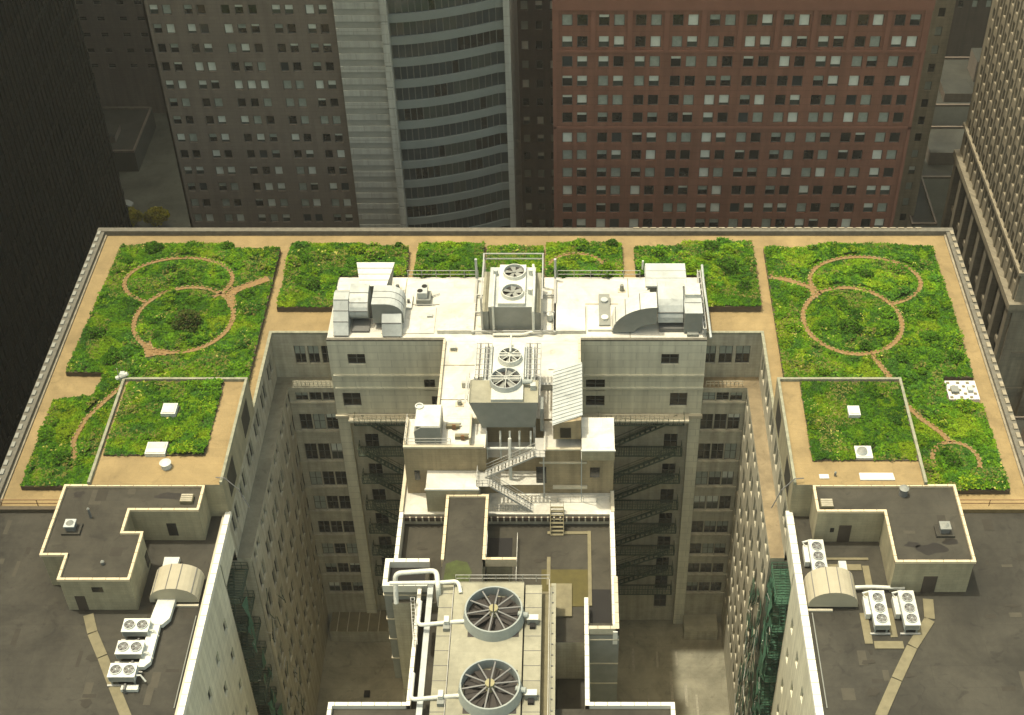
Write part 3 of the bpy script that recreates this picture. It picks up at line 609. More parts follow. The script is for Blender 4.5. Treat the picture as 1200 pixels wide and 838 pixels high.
# paths on the beds
for lb, (pls, wd, z, closed) in PATHS.items():
    p = MB()
    for a, pl in enumerate(pls):
        for i in range(len(pl) - 1):
            P = Vector(pl[i]); Q = Vector(pl[i + 1])
            def nrm(k):
                A = Vector(pl[max(k - 1, 0)]); B = Vector(pl[min(k + 1, len(pl) - 1)])
                if closed and k in (0, len(pl) - 1): A = Vector(pl[-2]); B = Vector(pl[1])
                d = (B - A).normalized(); return Vector((-d.y, d.x))
            n0 = nrm(i) * wd * .5; n1 = nrm(i + 1) * wd * .5; zz = z + a * .004
            p.face([(*(P + n0), zz), (*(Q + n1), zz), (*(Q - n1), zz), (*(P - n0), zz)], 'path')
        L = 0; tot = []
        for i in range(len(pl) - 1):
            P = Vector(pl[i]); Q = Vector(pl[i + 1]); d = Q - P; l = d.length; s = (-L) % .62
            while s < l:
                c = P + d * (s / l); dn = d.normalized(); nn = Vector((-dn.y, dn.x))
                for sg in (-1, 1):
                    e = c + nn * sg * wd * .5; hl = random.uniform(.12, .2); hw = .08
                    p.prism([tuple(e + dn * hl + nn * hw), tuple(e - dn * hl + nn * hw), tuple(e - dn * hl - nn * hw), tuple(e + dn * hl - nn * hw)], z - .08, z + .06 + random.random() * .04, 'gravel' if random.random() < .4 else 'path')
                s += .62
            L += l
    o = p.build('garden_path'); tag(o, lb, kind='structure')
# shrubs
def crown(mb_name, pts, s, pal, seed, parent, n):
    r = np.random.default_rng(seed); V = []; C = []
    for (cx, cy, cz, rad, hh, w_) in pts:
        m = int(n * w_); d = r.normal(0, 1, (m, 3)); d /= np.linalg.norm(d, axis=1)[:, None]; rr = r.uniform(.55, 1.0, m) ** .5
        rr *= .82 + .3 * vnoise(d[:, 0] * 3, d[:, 1] * 3 + d[:, 2], 1.2, seed)
        c = np.stack([cx + d[:, 0] * rad * rr, cy + d[:, 1] * rad * rr, cz + np.abs(d[:, 2]) * hh * rr], 1)
        th = r.uniform(0, 6.28, m); sz = s * r.uniform(.6, 1.4, m)
        u = np.stack([np.cos(th), np.sin(th), r.normal(0, .6, m)], 1) * sz[:, None]; v = np.stack([-np.sin(th), np.cos(th), r.normal(0, .6, m)], 1) * sz[:, None] * .7
        V.append(np.stack([c - u, c + v, c + u, c - v], 1).reshape(-1, 3)); C.append(np.array((.65, .72, .6)) * np.array(pal)[r.integers(0, len(pal), m)] * r.uniform(.7, 1.35, m)[:, None])
    V = np.concatenate(V); C = np.concatenate(C); N_ = len(C)
    me = bpy.data.meshes.new(mb_name); me.vertices.add(len(V)); me.vertices.foreach_set('co', V.ravel()); me.loops.add(N_ * 4); me.loops.foreach_set('vertex_index', np.arange(N_ * 4))
    me.polygons.add(N_); me.polygons.foreach_set('loop_start', np.arange(N_) * 4); at = me.attributes.new('tint', 'FLOAT_COLOR', 'FACE'); cc = np.ones((N_, 4)); cc[:, :3] = C; at.data.foreach_set('color', cc.ravel())
    me.materials.append(M['leaf']); me.update(calc_edges=True); o = bpy.data.objects.new(mb_name, me); COL.objects.link(o); o.parent = parent; return o
def shrub(x, y, z, rad, h, label, pal, seed, name='shrub', n=900, leaf=.13):
    t = thing(name, label, 'tree' if name == 'small_tree' else 'shrub', (x, y, z))
    q = MB(); rr = random.Random(seed)
    for k in range(5): a = rr.uniform(0, 6.28); q.tube([(x, y, z - .1), (x + .2 * rad * math.cos(a), y + .2 * rad * math.sin(a), z + h * .4), (x + .55 * rad * math.cos(a), y + .55 * rad * math.sin(a), z + h * .8)], .03 + .02 * rad, 'bark', 5)
    part(q, 'stem', t)
    pts = [(0, 0, h * .15, rad * .8, h * .85, .5)] + [(rad * .55 * math.cos(a), rad * .55 * math.sin(a), h * .1, rad * .55, h * rr.uniform(.5, .8), .14) for a in [rr.uniform(0, 6.28) for _ in range(4)]]
    crown('crown', pts, leaf, pal, seed, t, int(n * rad * rad / 1.5 + 200))
DK = [(.045, .115, .014), (.065, .145, .016), (.085, .175, .016)]; MD = [(.07, .17, .014), (.10, .21, .016), (.055, .14, .014)]; LT = [(.14, .27, .014), (.19, .30, .016), (.10, .21, .014)]; BR_ = [(.095, .11, .03), (.07, .11, .025), (.10, .085, .035), (.06, .12, .022)]
sh_list = [(-47.3, 135.9, 2.0, 2.3, 'large brownish green bush at the centre of the left loop path', BR_, 'shrub'), (34.6, 134.8, 1.5, 1.7, 'dark round bush inside the right loop path', DK, 'shrub'), (36.0, 131.6, .9, .9, 'small dark bush at the foot of the right loop path', DK, 'shrub'),
 (-55.1, 151.2, 1.3, 1.2, 'dark shrub at the back edge of the left bed', DK, 'shrub'), (-57.0, 112.6, 1.1, .9, 'dark shrub in the lower part of the left bed', DK, 'shrub'), (-45.5, 151.6, .9, .9, 'small mid green shrub on the back edge of the left bed', MD, 'shrub'),
 (-57.9, 148.4, .9, .9, 'leafy shrub outside the upper arc path near the left gravel walk', MD, 'shrub'), (-49.8, 145.3, 1.2, .9, 'low dark shrub inside the upper arc path of the left bed', DK, 'shrub'), (-58.5, 134.0, 1.2, 1.0, 'dark shrub on the left rim of the left bed halfway down', DK, 'shrub'), (-55.3, 129.4, 1.4, 1.1, 'broad shrub low on the left bed above the gravel notch', MD, 'shrub'),
 (42.8, 112.2, 1.2, 1.0, 'dark shrub inside the small paver circle', DK, 'shrub'), (45.2, 138.0, 1.3, 1.1, 'bright bushy shrub on the right rim of the right bed', LT, 'shrub'), (44.2, 133.0, 1.3, 1.1, 'mid green shrub between right loop path and outer gravel walk', MD, 'shrub'), (46.5, 129.6, 1.2, 1.1, 'leafy shrub just above the white slab pad', MD, 'shrub'), (38.5, 145.6, 1.0, .8, 'low shrub inside the upper loop path of the right bed', DK, 'shrub'), (30.5, 134.5, .8, .7, 'small bright shrub at the left of the right loop path', LT, 'shrub'),
 (-24.0, 147.0, 1.0, 1.0, 'dark shrub beside the left duct hood', DK, 'shrub'), (-33.0, 143.5, 1.4, 1.2, 'dark bushy shrub in the middle of the far left planter', DK, 'shrub'), (-34.6, 148.6, 1.1, 1.0, 'mid green shrub at the back of the far left planter', MD, 'shrub'), (-22.6, 151.5, .7, 1.0, 'small upright shrub at the back corner of the far left planter', DK, 'shrub'),
 (-19.0, 146.0, 1.1, 1.4, 'bright leafy shrub at the front left of the narrow far planter', LT, 'shrub'), (-16.6, 146.0, 1.0, 1.2, 'bright leafy shrub in the middle front of the narrow far planter', LT, 'shrub'), (-13.8, 146.0, .9, 1.0, 'pale shrub by the pipe frame in the narrow far planter', LT, 'shrub'),
 (-1.2, 146.1, 1.1, 1.2, 'dark shrub right beside the back cooling tower', DK, 'shrub'), (4.6, 146.1, 1.3, 1.6, 'bright tall leafy shrub at the front of the far middle planter', LT, 'shrub'), (5.6, 151.8, .9, 1.3, 'upright dark shrub at the back of the far middle planter', DK, 'shrub'),
 (20.5, 147.0, 1.9, 1.7, 'big dark shrub in the far right planter', DK, 'shrub'), (18.6, 150.8, 1.4, 1.5, 'dark shrub at the back of the far right planter', DK, 'shrub'), (22.3, 143.0, 1.3, 1.2, 'dark shrub low in the far right planter near the gravel walk', DK, 'shrub'), (12.4, 148.5, 1.1, .9, 'mid green shrub behind the right duct hood', MD, 'shrub')]
for i, (x, y, rd, h, lb, pal, nm) in enumerate(sh_list): shrub(x, y, 66.6, rd, h * .85, lb, pal, 500 + i, nm)

# ================================================================== ROOFTOP EQUIPMENT
def fan(mb, x, y, z, r, nb=6, tip='blade', hub='galv_dark', sw=.22, a0=.3):
    """blades + hub at height z"""
    for k in range(nb):
        a = a0 + 2 * math.pi * k / nb; d = Vector((math.cos(a), math.sin(a), 0)); n = Vector((-d.y, d.x, 0)); c = Vector((x, y, z))
        p0 = c + d * r * .12 + n * r * sw * .25; p1 = c + d * r * .93 + n * r * sw * .55; p2 = c + d * r * .93 - n * r * sw * .55 + Vector((0, 0, -.12 * r)); p3 = c + d * r * .12 - n * r * sw * .25 + Vector((0, 0, -.06 * r))
        mb.face([p0, p1, p2, p3], tip); mb.face([p + Vector((0, 0, -.03)) for p in (p3, p2, p1, p0)], tip)
    mb.cyl(x, y, z - .1, z + .08, r * .17, hub, 16)
# --- big fan tower
ct = thing('cooling_tower', 'large cooling tower with two big round fans on a cream panel deck', 'cooling tower', (-8, 90, 57))
p = MB(); p.box(-12.3, -4.9, 60, 98.5, 57.0, 62.4, 'galv_dark', 'panel'); part(p, 'fan_deck', ct)
p = MB(); p.box(-13.9, -12.45, 60, 98.4, 61.2, 62.0, 'stone2', 'panel'); p.box(-4.75, -3.0, 60, 98.4, 61.2, 62.0, 'stone2', 'panel')
for k in range(20): y = 62 + k * 1.85; p.box(-13.9, -12.45, y, y + .06, 62.0, 62.03, 'seam'); p.box(-4.75, -3.0, y, y + .06, 62.0, 62.03, 'seam')
p.box(-12.45, -12.3, 60, 98.4, 61, 61.4, 'black'); p.box(-4.9, -4.75, 60, 98.4, 61, 61.4, 'black'); part(p, 'service_walk', ct)
p = MB(); p.box(-3.0, -2.1, 60, 98.6, 60.2, 60.6, 'pad'); p.box(-2.0, -1.5, 60, 98.8, 61.2, 61.75, 'panel'); p.box(-2.1, -1.55, 60, 98.7, 51, 61.2, 'galv_dark')
for k in range(28): y = 61 + k * 1.35; p.box(-1.95, -1.75, y, y + .12, 61.75, 61.85, 'seam')
part(p, 'side_gutter', ct)
for cy in (93.8, 84.5, 75.1):
    q = MB(); q.ring(-7.95, cy, 62.402, 63.75, 3.02, 2.86, 'fanring', 40, .22); q.box(-10.6, -5.3, cy - 2.6, cy + 2.6, 62.41, 62.42, 'fandark')
    f = part(q, 'fan_cowl', ct)
    q = MB(); fan(q, -7.95, cy, 62.95, 2.8, 9, 'fandark', 'hub', .3, .2 + cy * .7); part(q, 'fan_blades', f)
    q = MB()
    for k in range(10): a = .16 + k * math.pi / 5; q.bar((-7.95 + .45 * math.cos(a), cy + .45 * math.sin(a), 63.66), (-7.95 + 2.9 * math.cos(a), cy + 2.9 * math.sin(a), 63.5), .15, 'blade', .1)
    q.cyl(-7.95, cy, 63.4, 63.95, .48, 'hub', 16); q.box(-8.02, -7.88, cy - .55, cy + .55, 63.95, 63.98, 'black'); part(q, 'hub_cover', f)
    q = MB(); q.tube([(-5.4, cy - .1, 63.1), (-4.4, cy - .35, 63.1)], .3, 'fanring', 10); q.box(-4.5, -3.3, cy - .75, cy - .05, 62.0, 62.9, 'galv_dark', 'whitemetal'); q.box(-4.2, -3.6, cy - 1.3, cy - .75, 62.0, 62.4, 'black'); part(q, 'fan_motor', ct)
p = MB()
def railrun(mb, pts, z, h=1.05, step=1.6, t=.05, m='rail', mids=2):
    for a, b in zip(pts[:-1], pts[1:]):
        A = Vector((*a, z)) if len(a) == 2 else Vector(a); B = Vector((*b, z)) if len(b) == 2 else Vector(b); L = (B - A).length; n = max(1, round(L / step))
        for k in range(n + 1): c = A + (B - A) * k / n; mb.bar(c, c + Vector((0, 0, h)), t, m)
        for k in range(mids): hh = Vector((0, 0, h * (1 - k * .5))); mb.bar(A + hh, B + hh, t, m)
railrun(p, [(-12.2, 98.5), (-2.2, 98.5)], 62.4, 1.1, 1.4); railrun(p, [(-2.2, 98.5), (-2.2, 60)], 61.75, 1.1, 3); railrun(p, [(-12.4, 98.5), (-12.4, 60)], 62.0, .5, 2.6, .04)
part(p, 'railing', ct)
# cable tray alongside, white condenser pipes
t = tag(MB().box(-15.35, -14.75, 60, 99.2, 60.6, 61.0, 'galv').build('cable_tray', loc=(-15, 90, 60)), 'long pale cable tray running beside the big fan deck', 'cable tray')
def pipe(label, pts, r, m='whitemetal', cat='pipe', name='pipe', seg=5):
    P = [Vector(q) for q in pts]; o = [P[0]]
    for i in range(1, len(P) - 1):
        a = (P[i - 1] - P[i]); b = (P[i + 1] - P[i]); d = min(r * 2.6, a.length * .45, b.length * .45); a = P[i] + a.normalized() * d; c = P[i] + b.normalized() * d
        for k in range(seg + 1): s = k / seg; o.append(a * (1 - s) ** 2 + P[i] * 2 * s * (1 - s) + c * s * s)
    o.append(P[-1]); mb = MB(); mb.tube(o, r, m, 10); ob = mb.build(name, loc=tuple(P[0]), smooth=False); tag(ob, label, cat); return ob
pipe('fat white pipe arching over the left shaft beside the fan deck', [(-18.7, 97.5, 60.0), (-18.7, 99.0, 63.2), (-14.3, 99.4, 63.2), (-14.0, 97.2, 63.2), (-14.0, 97.2, 60)], .27)
pipe('straight white pipe running from the left shaft to the fan deck corner', [(-19.2, 97.8, 63.0), (-13.6, 97.9, 63.0), (-11.9, 98.1, 63.0), (-11.6, 96.9, 62.5)], .22)
for lb, cy in (('far fan', 93.1), ('near fan', 83.9)):
    ob = pipe('white elbow pipe joining the deck beside the %s' % lb, [(-15.9, cy + 3.2, 61.8), (-15.9, cy, 61.9), (-11.9, cy, 62.5), (-10.9, cy, 62.6)], .22)
    q = MB(); q.box(-13.2, -12.5, cy - .9, cy - .25, 62.0, 62.5, 'galv_dark'); q.box(-13.1, -12.6, cy - .4, cy + .4, 62.5, 63.0, 'whitemetal'); part(q, 'valve', ob)
lad = MB()
for k in range(2): lad.bar((-17.2 + k * .4, 98.2, 60.1), (-16.4 + k * .4, 92.0, 60.1), .07, 'rail')
for k in range(14): f = k / 13; lad.bar((-17.2 + .8 * f, 98.2 - 6.2 * f, 60.1), (-16.8 + .8 * f, 98.2 - 6.2 * f, 60.1), .05, 'rail')
tag(lad.build('ladder', loc=(-17, 95, 60)), 'thin metal ladder lying along the white coping beside the pipes', 'ladder')
# --- back cooling tower
def small_tower(label, x0, x1, y0, y1, zb, zt, fans, front_taper):
    t = thing('cooling_tower', label, 'cooling tower', ((x0 + x1) / 2, (y0 + y1) / 2, zb))
    q = MB(); a = front_taper
    q.hull([(x0 + a, y0, zb), (x1 - a, y0, zb), (x1 - a, y1, zb), (x0 + a, y1, zb)], [(x0, y0, zt), (x1, y0, zt), (x1, y1, zt), (x0, y1, zt)], 'galv_dark', 'galv'); part(q, 'casing', t)  # casing sides darker than the top, shade put into their colour
    return t
t1 = small_tower('back cooling tower with two round fans in a pipe frame among the planters', -10.0, -4.3, 134.6, 142.4, 66.9, 70.5, None, .0)
q = MB(); q.box(-8.8, -5.5, 134.7, 142.3, 70.502, 71.0, 'whitemetal'); part(q, 'fan_plinth', t1)
for k, (fx, fy, fr) in enumerate(((-6.95, 140.5, 1.32), (-7.05, 136.6, 1.32))):
    q = MB(); q.ring(fx, fy, 71.0, 71.5, fr + .04, fr - .06, 'whitemetal', 28, .06); q.cyl(fx, fy, 71.002, 71.02, fr - .05, 'fandark', 24); f = part(q, 'fan_cowl', t1)
    q = MB(); fan(q, fx, fy, 71.3, fr - .1, 5, 'galv_dark', 'galv_dark', .55, .5 + k); part(q, 'fan_blades', f)
q = MB()
for (x, y) in ((-10.8, 134.3), (-3.4, 134.3), (-10.8, 143.0), (-3.4, 143.0)): q.box(x - .12, x + .12, y - .12, y + .12, 66.7, 72.2, 'rail')
for z_ in (71.4, 72.2): q.bar((-10.8, 143.0, z_), (-3.4, 143.0, z_), .12, 'rail'); q.bar((-10.8, 134.3, z_), (-10.8, 143.0, z_), .12, 'rail'); q.bar((-3.4, 134.3, z_), (-3.4, 143, z_), .12, 'rail')
for x in (-12.0, -1.9): q.box(x - .15, x + .15, 133.8, 144.6, 66.9, 67.2, 'rail'); q.box(x - .15, x + .15, 144.3, 144.6, 66.7, 70.2, 'galv')
for y in (134.0, 137.6, 141.0): q.bar((-12, y, 67.1), (-1.9, y, 67.1), .22, 'rail')
q.box(-10.8, -9.9, 134.6, 142.4, 66.9, 69.8, 'galv_dark', 'panel'); q.box(-4.3, -3.6, 134.6, 142.4, 66.9, 69.6, 'galv_dark', 'panel'); part(q, 'support_frame', t1)
q = MB(); q.tube([(-4.6, 141.6, 71.5), (-4.4, 139, 71.8), (-4.4, 135, 71.8), (-4.5, 133.8, 70.5), (-4.5, 133.8, 67.3), (-6, 133.5, 67.0), (-9.5, 133.5, 67.0)], .17, 'whitemetal', 8)
q.tube([(-9.4, 141.6, 70.6), (-9.4, 136, 71.2), (-9.4, 134.2, 71.0), (-9.4, 134.2, 67.2)], .14, 'whitemetal', 8)
for y in (141.0, 137.2): q.cyl(-4.9, y, 70.5, 71.3, .3, 'whitemetal', 10)
q.cyl(-9.3, 140.9, 70.5, 71.3, .3, 'galv', 10); q.cyl(-2.5, 136.5, 66.9, 67.8, .4, 'whitemetal', 12); part(q, 'pipework', t1)
# --- front cooling tower
t2 = thing('cooling_tower', 'front cooling tower with flared grey casing standing above the metal stairs', 'cooling tower', (-7.4, 121, 63))
q = MB(); q.hull([(-10.1, 117.4, 66.9), (-4.0, 117.4, 66.9), (-4.0, 126.3, 66.9), (-10.1, 126.3, 66.9)], [(-11.4, 116.9, 71.3), (-3.6, 116.9, 71.3), (-3.6, 120.6, 71.3), (-11.4, 120.6, 71.3)], 'galv_dark', 'panel')
q.box(-10.0, -4.0, 120.6, 126.4, 66.9, 71.3, 'galv_dark', 'galv'); part(q, 'casing', t2)
q = MB(); q.box(-8.9, -5.3, 117.0, 126.3, 71.302, 71.7, 'whitemetal'); part(q, 'fan_plinth', t2)
for k, (fx, fy, fr) in enumerate(((-6.95, 123.8, 1.28), (-7.3, 119.9, 1.72))):
    q = MB(); q.ring(fx, fy, 71.7, 72.35, fr + .05, fr - .05, 'whitemetal' if k == 0 else 'galv', 28, .1); q.cyl(fx, fy, 71.702, 71.72, fr - .03, 'fandark', 24); f = part(q, 'fan_cowl', t2)
    q = MB(); fan(q, fx, fy, 72.1, fr - .1, 6, 'galv_dark', 'galv_dark', .4, .2 + k)
    for a in range(8): q.bar((fx, fy, 72.36), (fx + fr * math.cos(a * .785), fy + fr * math.sin(a * .785), 72.36), .07, 'whitemetal')
    q.bar((fx - fr, fy + .25, 72.38), (fx + fr, fy + .25, 72.38), .1, 'whitemetal'); q.bar((fx - fr, fy - .25, 72.38), (fx + fr, fy - .25, 72.38), .1, 'whitemetal'); part(q, 'fan_blades', f)
for x0, x1 in ((-10.9, -9.1), (-5.1, -3.4)):
    q = MB()
    for k in range(5): x = x0 + (x1 - x0) * k / 4; q.box(x - .07, x + .07, 120.7, 126.6, 71.31, 71.75, ('galv', 'seam', 'whitemetal', 'seam', 'galv')[k])
    for k in range(7): y = 121 + k * .9; q.box(x0, x1, y, y + .06, 71.74, 71.8, 'rail')
    part(q, 'grille', t2)
q = MB(); q.tube([(-6.9, 127.6, 72.2), (-6.9, 125.0, 72.6), (-6.9, 124, 72.6)], .12, 'whitemetal', 8); q.tube([(-5.4, 119.7, 71.9), (-4.3, 119.6, 72.0)], .28, 'fanring', 10); q.box(-4.5, -3.9, 118.9, 119.6, 71.31, 72.0, 'galv')
for x in (-9.6, -8.0, -6.9, -5.8, -4.5): q.tube([(x, 116.8, 66.9), (x, 116.4, 66.0), (x, 116.3, 62.9)], .12, 'whitemetal', 8)
q.tube([(-10.2, 116.0, 64.9), (-3.6, 116.0, 64.9)], .16, 'whitemetal', 8); q.tube([(-6.9, 116, 66.5), (-6.9, 115.3, 64), (-6.9, 115.2, 60.7)], .2, 'whitemetal', 8)
part(q, 'pipework', t2)
q = MB()
for x in (-10.0, -4.1): 
    for y in (117.6, 121.5): q.box(x - .15, x + .15, y - .15, y + .15, 59.2 if y < 118 else 62.9, 66.9, 'rail')
q.box(-11.9, -11.7, 116.8, 121.2, 71.3, 71.36, 'rail'); railrun(q, [(-11.5, 121, 71.3), (-11.5, 117, 71.3)], 71.3, 1.0, 1.3); railrun(q, [(-3.4, 125, 71.3), (-3.4, 117, 71.3)], 71.3, 1.0, 1.3)
q.box(-12.8, -10.9, 124.2, 124.6, 66.71, 67.5, 'rail'); q.box(-3.4, -1.6, 123.8, 124.2, 66.71, 67.6, 'rail'); q.box(-3.4, -3.0, 117, 119, 66.7, 70.2, 'galv_dark'); part(q, 'support_frame', t2)
# --- metal stairs in the well
def flight(mb, a, b, wd, n, m='rail', side='y'):
    a = Vector(a); b = Vector(b); o = Vector((0, wd / 2, 0)) if side == 'y' else Vector((wd / 2, 0, 0))
    for s in (-1, 1): mb.bar(a + o * s, b + o * s, .09, m, .22); mb.bar(a + o * s + Vector((0, 0, 1)), b + o * s + Vector((0, 0, 1)), .05, m); mb.bar(a + o * s + Vector((0, 0, .5)), b + o * s + Vector((0, 0, .5)), .04, m)
    for k in range(n + 1):
        c = a + (b - a) * k / n; d = (b - a); d.z = 0; d = d.normalized() * .13
        mb.box(c.x - abs(o.x) - abs(d.x), c.x + abs(o.x) + abs(d.x), c.y - abs(o.y) - abs(d.y), c.y + abs(o.y) + abs(d.y), c.z - .02, c.z + .02, m)
        if k % 3 == 0:
            for s in (-1, 1): mb.bar(c + o * s, c + o * s + Vector((0, 0, 1)), .045, m)
st = thing('metal_stair', 'grey metal stair zigzagging down in front of the front cooling tower', 'stairs', (-7, 113.5, 59.2))
q = MB(); flight(q, (-3.9, 114.0, 66.2), (-9.6, 113.6, 63.2), 1.1, 14); part(q, 'stair_flight', st)
q = MB(); flight(q, (-9.0, 112.3, 63.0), (-4.4, 111.9, 59.3), 1.1, 14); part(q, 'stair_flight', st)
q = MB(); q.box(-10.6, -9.2, 111.8, 114.1, 62.95, 63.02, 'rail'); q.box(-4.0, -2.8, 113.4, 116.4, 66.1, 66.18, 'rail'); part(q, 'landing', st)
q = MB(); railrun(q, [(-10.6, 114.1), (-10.6, 111.8), (-9.3, 111.8)], 63.0, 1.05, .8, .06); railrun(q, [(-4.0, 113.4), (-2.8, 113.4), (-2.8, 116.4)], 66.15, 1.05, .8, .06); railrun(q, [(-5.6, 111.5), (-8.9, 111.5)], 59.2, .9, .3, .05)
for x, y in ((-10.4, 112.0), (-10.4, 113.9), (-3.0, 113.6)): q.box(x - .08, x + .08, y - .08, y + .08, 59.2, 63 if x < -5 else 66.1, 'rail')
part(q, 'railing', st)
st = thing('metal_steps', 'short metal steps from white terrace down to the dark roof', 'steps', (-1.5, 110.4, 57.5)); q = MB(); flight(q, (-1.5, 111.6, 59.7), (-1.5, 109.3, 57.6), 1.5, 7, 'pad', 'x'); part(q, 'stair_flight', st)
q = MB()
for k, (pts, z_) in enumerate((([(-4.5, 112.9), (4.6, 112.9)], 59.21), ([(-9.1, 105.0), (-9.1, 101.7)], 62.2), ([(-6.0, 108.8), (-6.0, 102.0)], 57.5), ([(-18.7, 118.6), (-18.7, 114.6), (-13.5, 114.6)], 66.9))):
    q = MB(); railrun(q, pts, z_, 1.0, 1.5, .05); tag(q.build('railing', loc=(*pts[0], z_)), ['thin railing crossing the white terrace behind the metal steps', 'short railing on the pink coping by the dark shaft', 'railing at the side of the dark light shaft', 'thin railing around the small corner roof beside the white duct'][k], 'railing')
q = MB(); railrun(q, [(1.3, 114.1), (1.3, 112.9)], 59.2, 7.1, 1.3, .09, 'galv', 1); tag(q.build('drain_pipe', loc=(1.3, 113, 59.2)), 'pale vertical drain pipe on the tan wall of the centre wing', 'pipe')
# small corner duct on centre wing
t = thing('ductwork', 'small white curved duct on the corner roof above the left court', 'duct', (-16.5, 116.5, 66.7))
q = MB(); q.yprism([(-17.6, 66.8), (-14.6, 66.8), (-14.6, 69.2), (-16.8, 69.2), (-17.6, 68.6)], 115.0, 118.6, 'galv_dark', 'galv_dark'); q.box(-17.5, -14.7, 115.2, 118.7, 69.2, 69.25, 'whitemetal'); part(q, 'trunk', t)
q = MB(); q.ring(-17.2, 118.4, 68.4, 69.4, .5, .35, 'whitemetal', 18); part(q, 'mouth', t)
for x, y, lb in ((-13.3, 117.5, 'rusty pipe bundle on the small roof beside the front cooling tower'), (-12.2, 115.8, 'pale vent box at the roof edge below the white bridge')):
    q = MB(); q.box(x - .9, x + .6, y - .2, y + .2, 66.75, 67.2, 'pad'); q.tube([(x - .9, y + .3, 67.1), (x + .8, y + .3, 67.1)], .12, 'galv_dark', 8); q.box(x - .2, x + .2, y - .35, y - .2, 66.75, 67.5, 'rust'); tag(q.build('roof_vent', loc=(x, y, 66.7)), lb, 'vent')
q = MB(); q.box(-11.4, -11.2, 114.5, 118.4, 66.7, 68.1, 'coping'); q.box(-11.2, -9.8, 118.2, 118.4, 66.7, 67.5, 'coping'); tag(q.build('wind_screen', loc=(-11, 116, 66.7)), 'cream screen panel left of the tower legs', 'screen')
# --- ductwork groups on the white roof
def ribs_y(mb, x, prof, wd, m, n=2): pass
t = thing('ductwork', 'big galvanised duct cluster on the left end of the white roof', 'duct', (-25, 138, 66.7))
q = MB(); q.xprism([(139.2, 66.9), (138.8, 69.4), (138.2, 70.2), (137.4, 70.5), (136.2, 70.3), (134.4, 68.3), (133.4, 66.9), (136, 66.9)], -29.1, -27.25, 'galv')
for a, b in (((137.4, 70.5), (136.2, 70.3)), ((136.2, 70.3), (135.3, 69.3)), ((135.3, 69.3), (134.4, 68.3)), ((134.4, 68.3), (133.4, 66.9))): q.bar((-29.12, b[0], b[1]), (-27.23, b[0], b[1]), .08, 'seam')
part(q, 'sloped_trunk', t)
q = MB(); cx, cz = 138.9, 68.7; pr_ = [(139.6, 67.6)] + [(cx - 3.6 * math.sin(a), cz + 2.0 * math.cos(a)) for a in [k * math.pi / 14 for k in range(0, 9)]] + [(136.2, 67.3)]
q.xprism(pr_, -27.2, -24.9, 'galv')
for k in (2, 4, 6): a = k * math.pi / 14; q.bar((-27.22, cx - 3.6 * math.sin(a), cz + 2.0 * math.cos(a)), (-24.88, cx - 3.6 * math.sin(a), cz + 2.0 * math.cos(a)), .08, 'seam')
part(q, 'elbow', t)
q = MB(); pr_ = [(-24.3, 67.6), (-20.5, 67.6), (-20.5, 68.9)] + [(-22.6 + 2.1 * math.cos(a), 68.9 + 1.7 * math.sin(a)) for a in [k * math.pi / 12 for k in range(1, 7)]] + [(-24.3, 70.6)]
q.yprism(pr_, 135.0, 138.7, 'galv'); q.face([(x, 134.98, z_) for x, z_ in pr_], 'galv_dark')  # front face in the darker metal, its shade put into the colour
for y in (136.3, 137.5): 
    for a, b in zip(pr_[2:], pr_[3:]): q.bar((a[0], y, a[1]), (b[0], y, b[1]), .07, 'seam')
part(q, 'round_trunk', t)
q = MB(); q.xprism([(133.3, 66.9), (134.9, 66.9), (134.9, 67.7), (134.9, 69.2), (134.0, 68.4)], -23.1, -20.7, 'galv'); q.bar((-23.12, 134.0, 68.42), (-20.68, 134.0, 68.42), .08, 'seam'); part(q, 'drop_box', t)
q = MB(); q.hull([(-26.3, 140.2, 66.9), (-22.8, 140.2, 66.9), (-22.8, 142.6, 66.9), (-26.3, 142.6, 66.9)], [(-26.2, 139.4, 69.9), (-22.9, 139.4, 69.9), (-22.1, 142.9, 70.9), (-26.9, 142.9, 70.9)], 'galv_dark', 'whitemetal')
for f_ in (.25, .5, .75): q.bar((-26.2 - .7 * f_, 139.4 + 3.5 * f_, 69.92 + 1.0 * f_), (-22.9 + .8 * f_, 139.4 + 3.5 * f_, 69.92 + 1.0 * f_), .08, 'rail')
part(q, 'hood', t)
q = MB(); q.box(-27.0, -24.8, 134.2, 136.4, 66.702, 67.0, 'seam'); q.box(-28.9, -20.8, 137, 140.4, 66.71, 67.0, 'seam'); q.box(-20.0, -18.4, 135.0, 137.4, 66.705, 66.75, 'galv'); part(q, 'base', t)
q = MB(); q.box(-19.4, -17.6, 139.5, 141.4, 66.72, 67.5, 'galv_dark'); q.box(-19.2, -18.0, 139.8, 142.0, 67.5, 68.4, 'galv'); q.cyl(-18.9, 140.3, 68.4, 68.45, .35, 'black', 12); q.cyl(-18.4, 141.2, 68.4, 68.45, .35, 'black', 12); q.bar((-19.6, 139.4, 66.9), (-17.0, 139.4, 66.9), .1, 'rail'); q.bar((-17.6, 141, 66.9), (-16.6, 141.6, 66.9), .1, 'rail')
tag(q.build('condenser_unit', loc=(-18.6, 140.4, 66.7)), 'small condenser with two black fan holes alone on the white roof', 'condenser')
q = MB(); q.box(-20.6, -19.9, 138.5, 141.2, 66.72, 67.1, 'whitemetal'); q.box(-20.5, -20.2, 139.4, 139.7, 67.1, 67.6, 'seam'); tag(q.build('roof_curb', loc=(-20, 140, 66.7)), 'low white curb box beside the small condenser', 'curb')
t = thing('ductwork', 'grey arched duct and white trunk on the right end of the white roof', 'duct', (10, 137, 66.7))
q = MB(); N = 12
def arcp(r_x, r_z, cx, cz, n=N): return [(cx - r_x * math.cos(k * math.pi / 2 / n), cz + r_z * math.sin(k * math.pi / 2 / n)) for k in range(n + 1)]
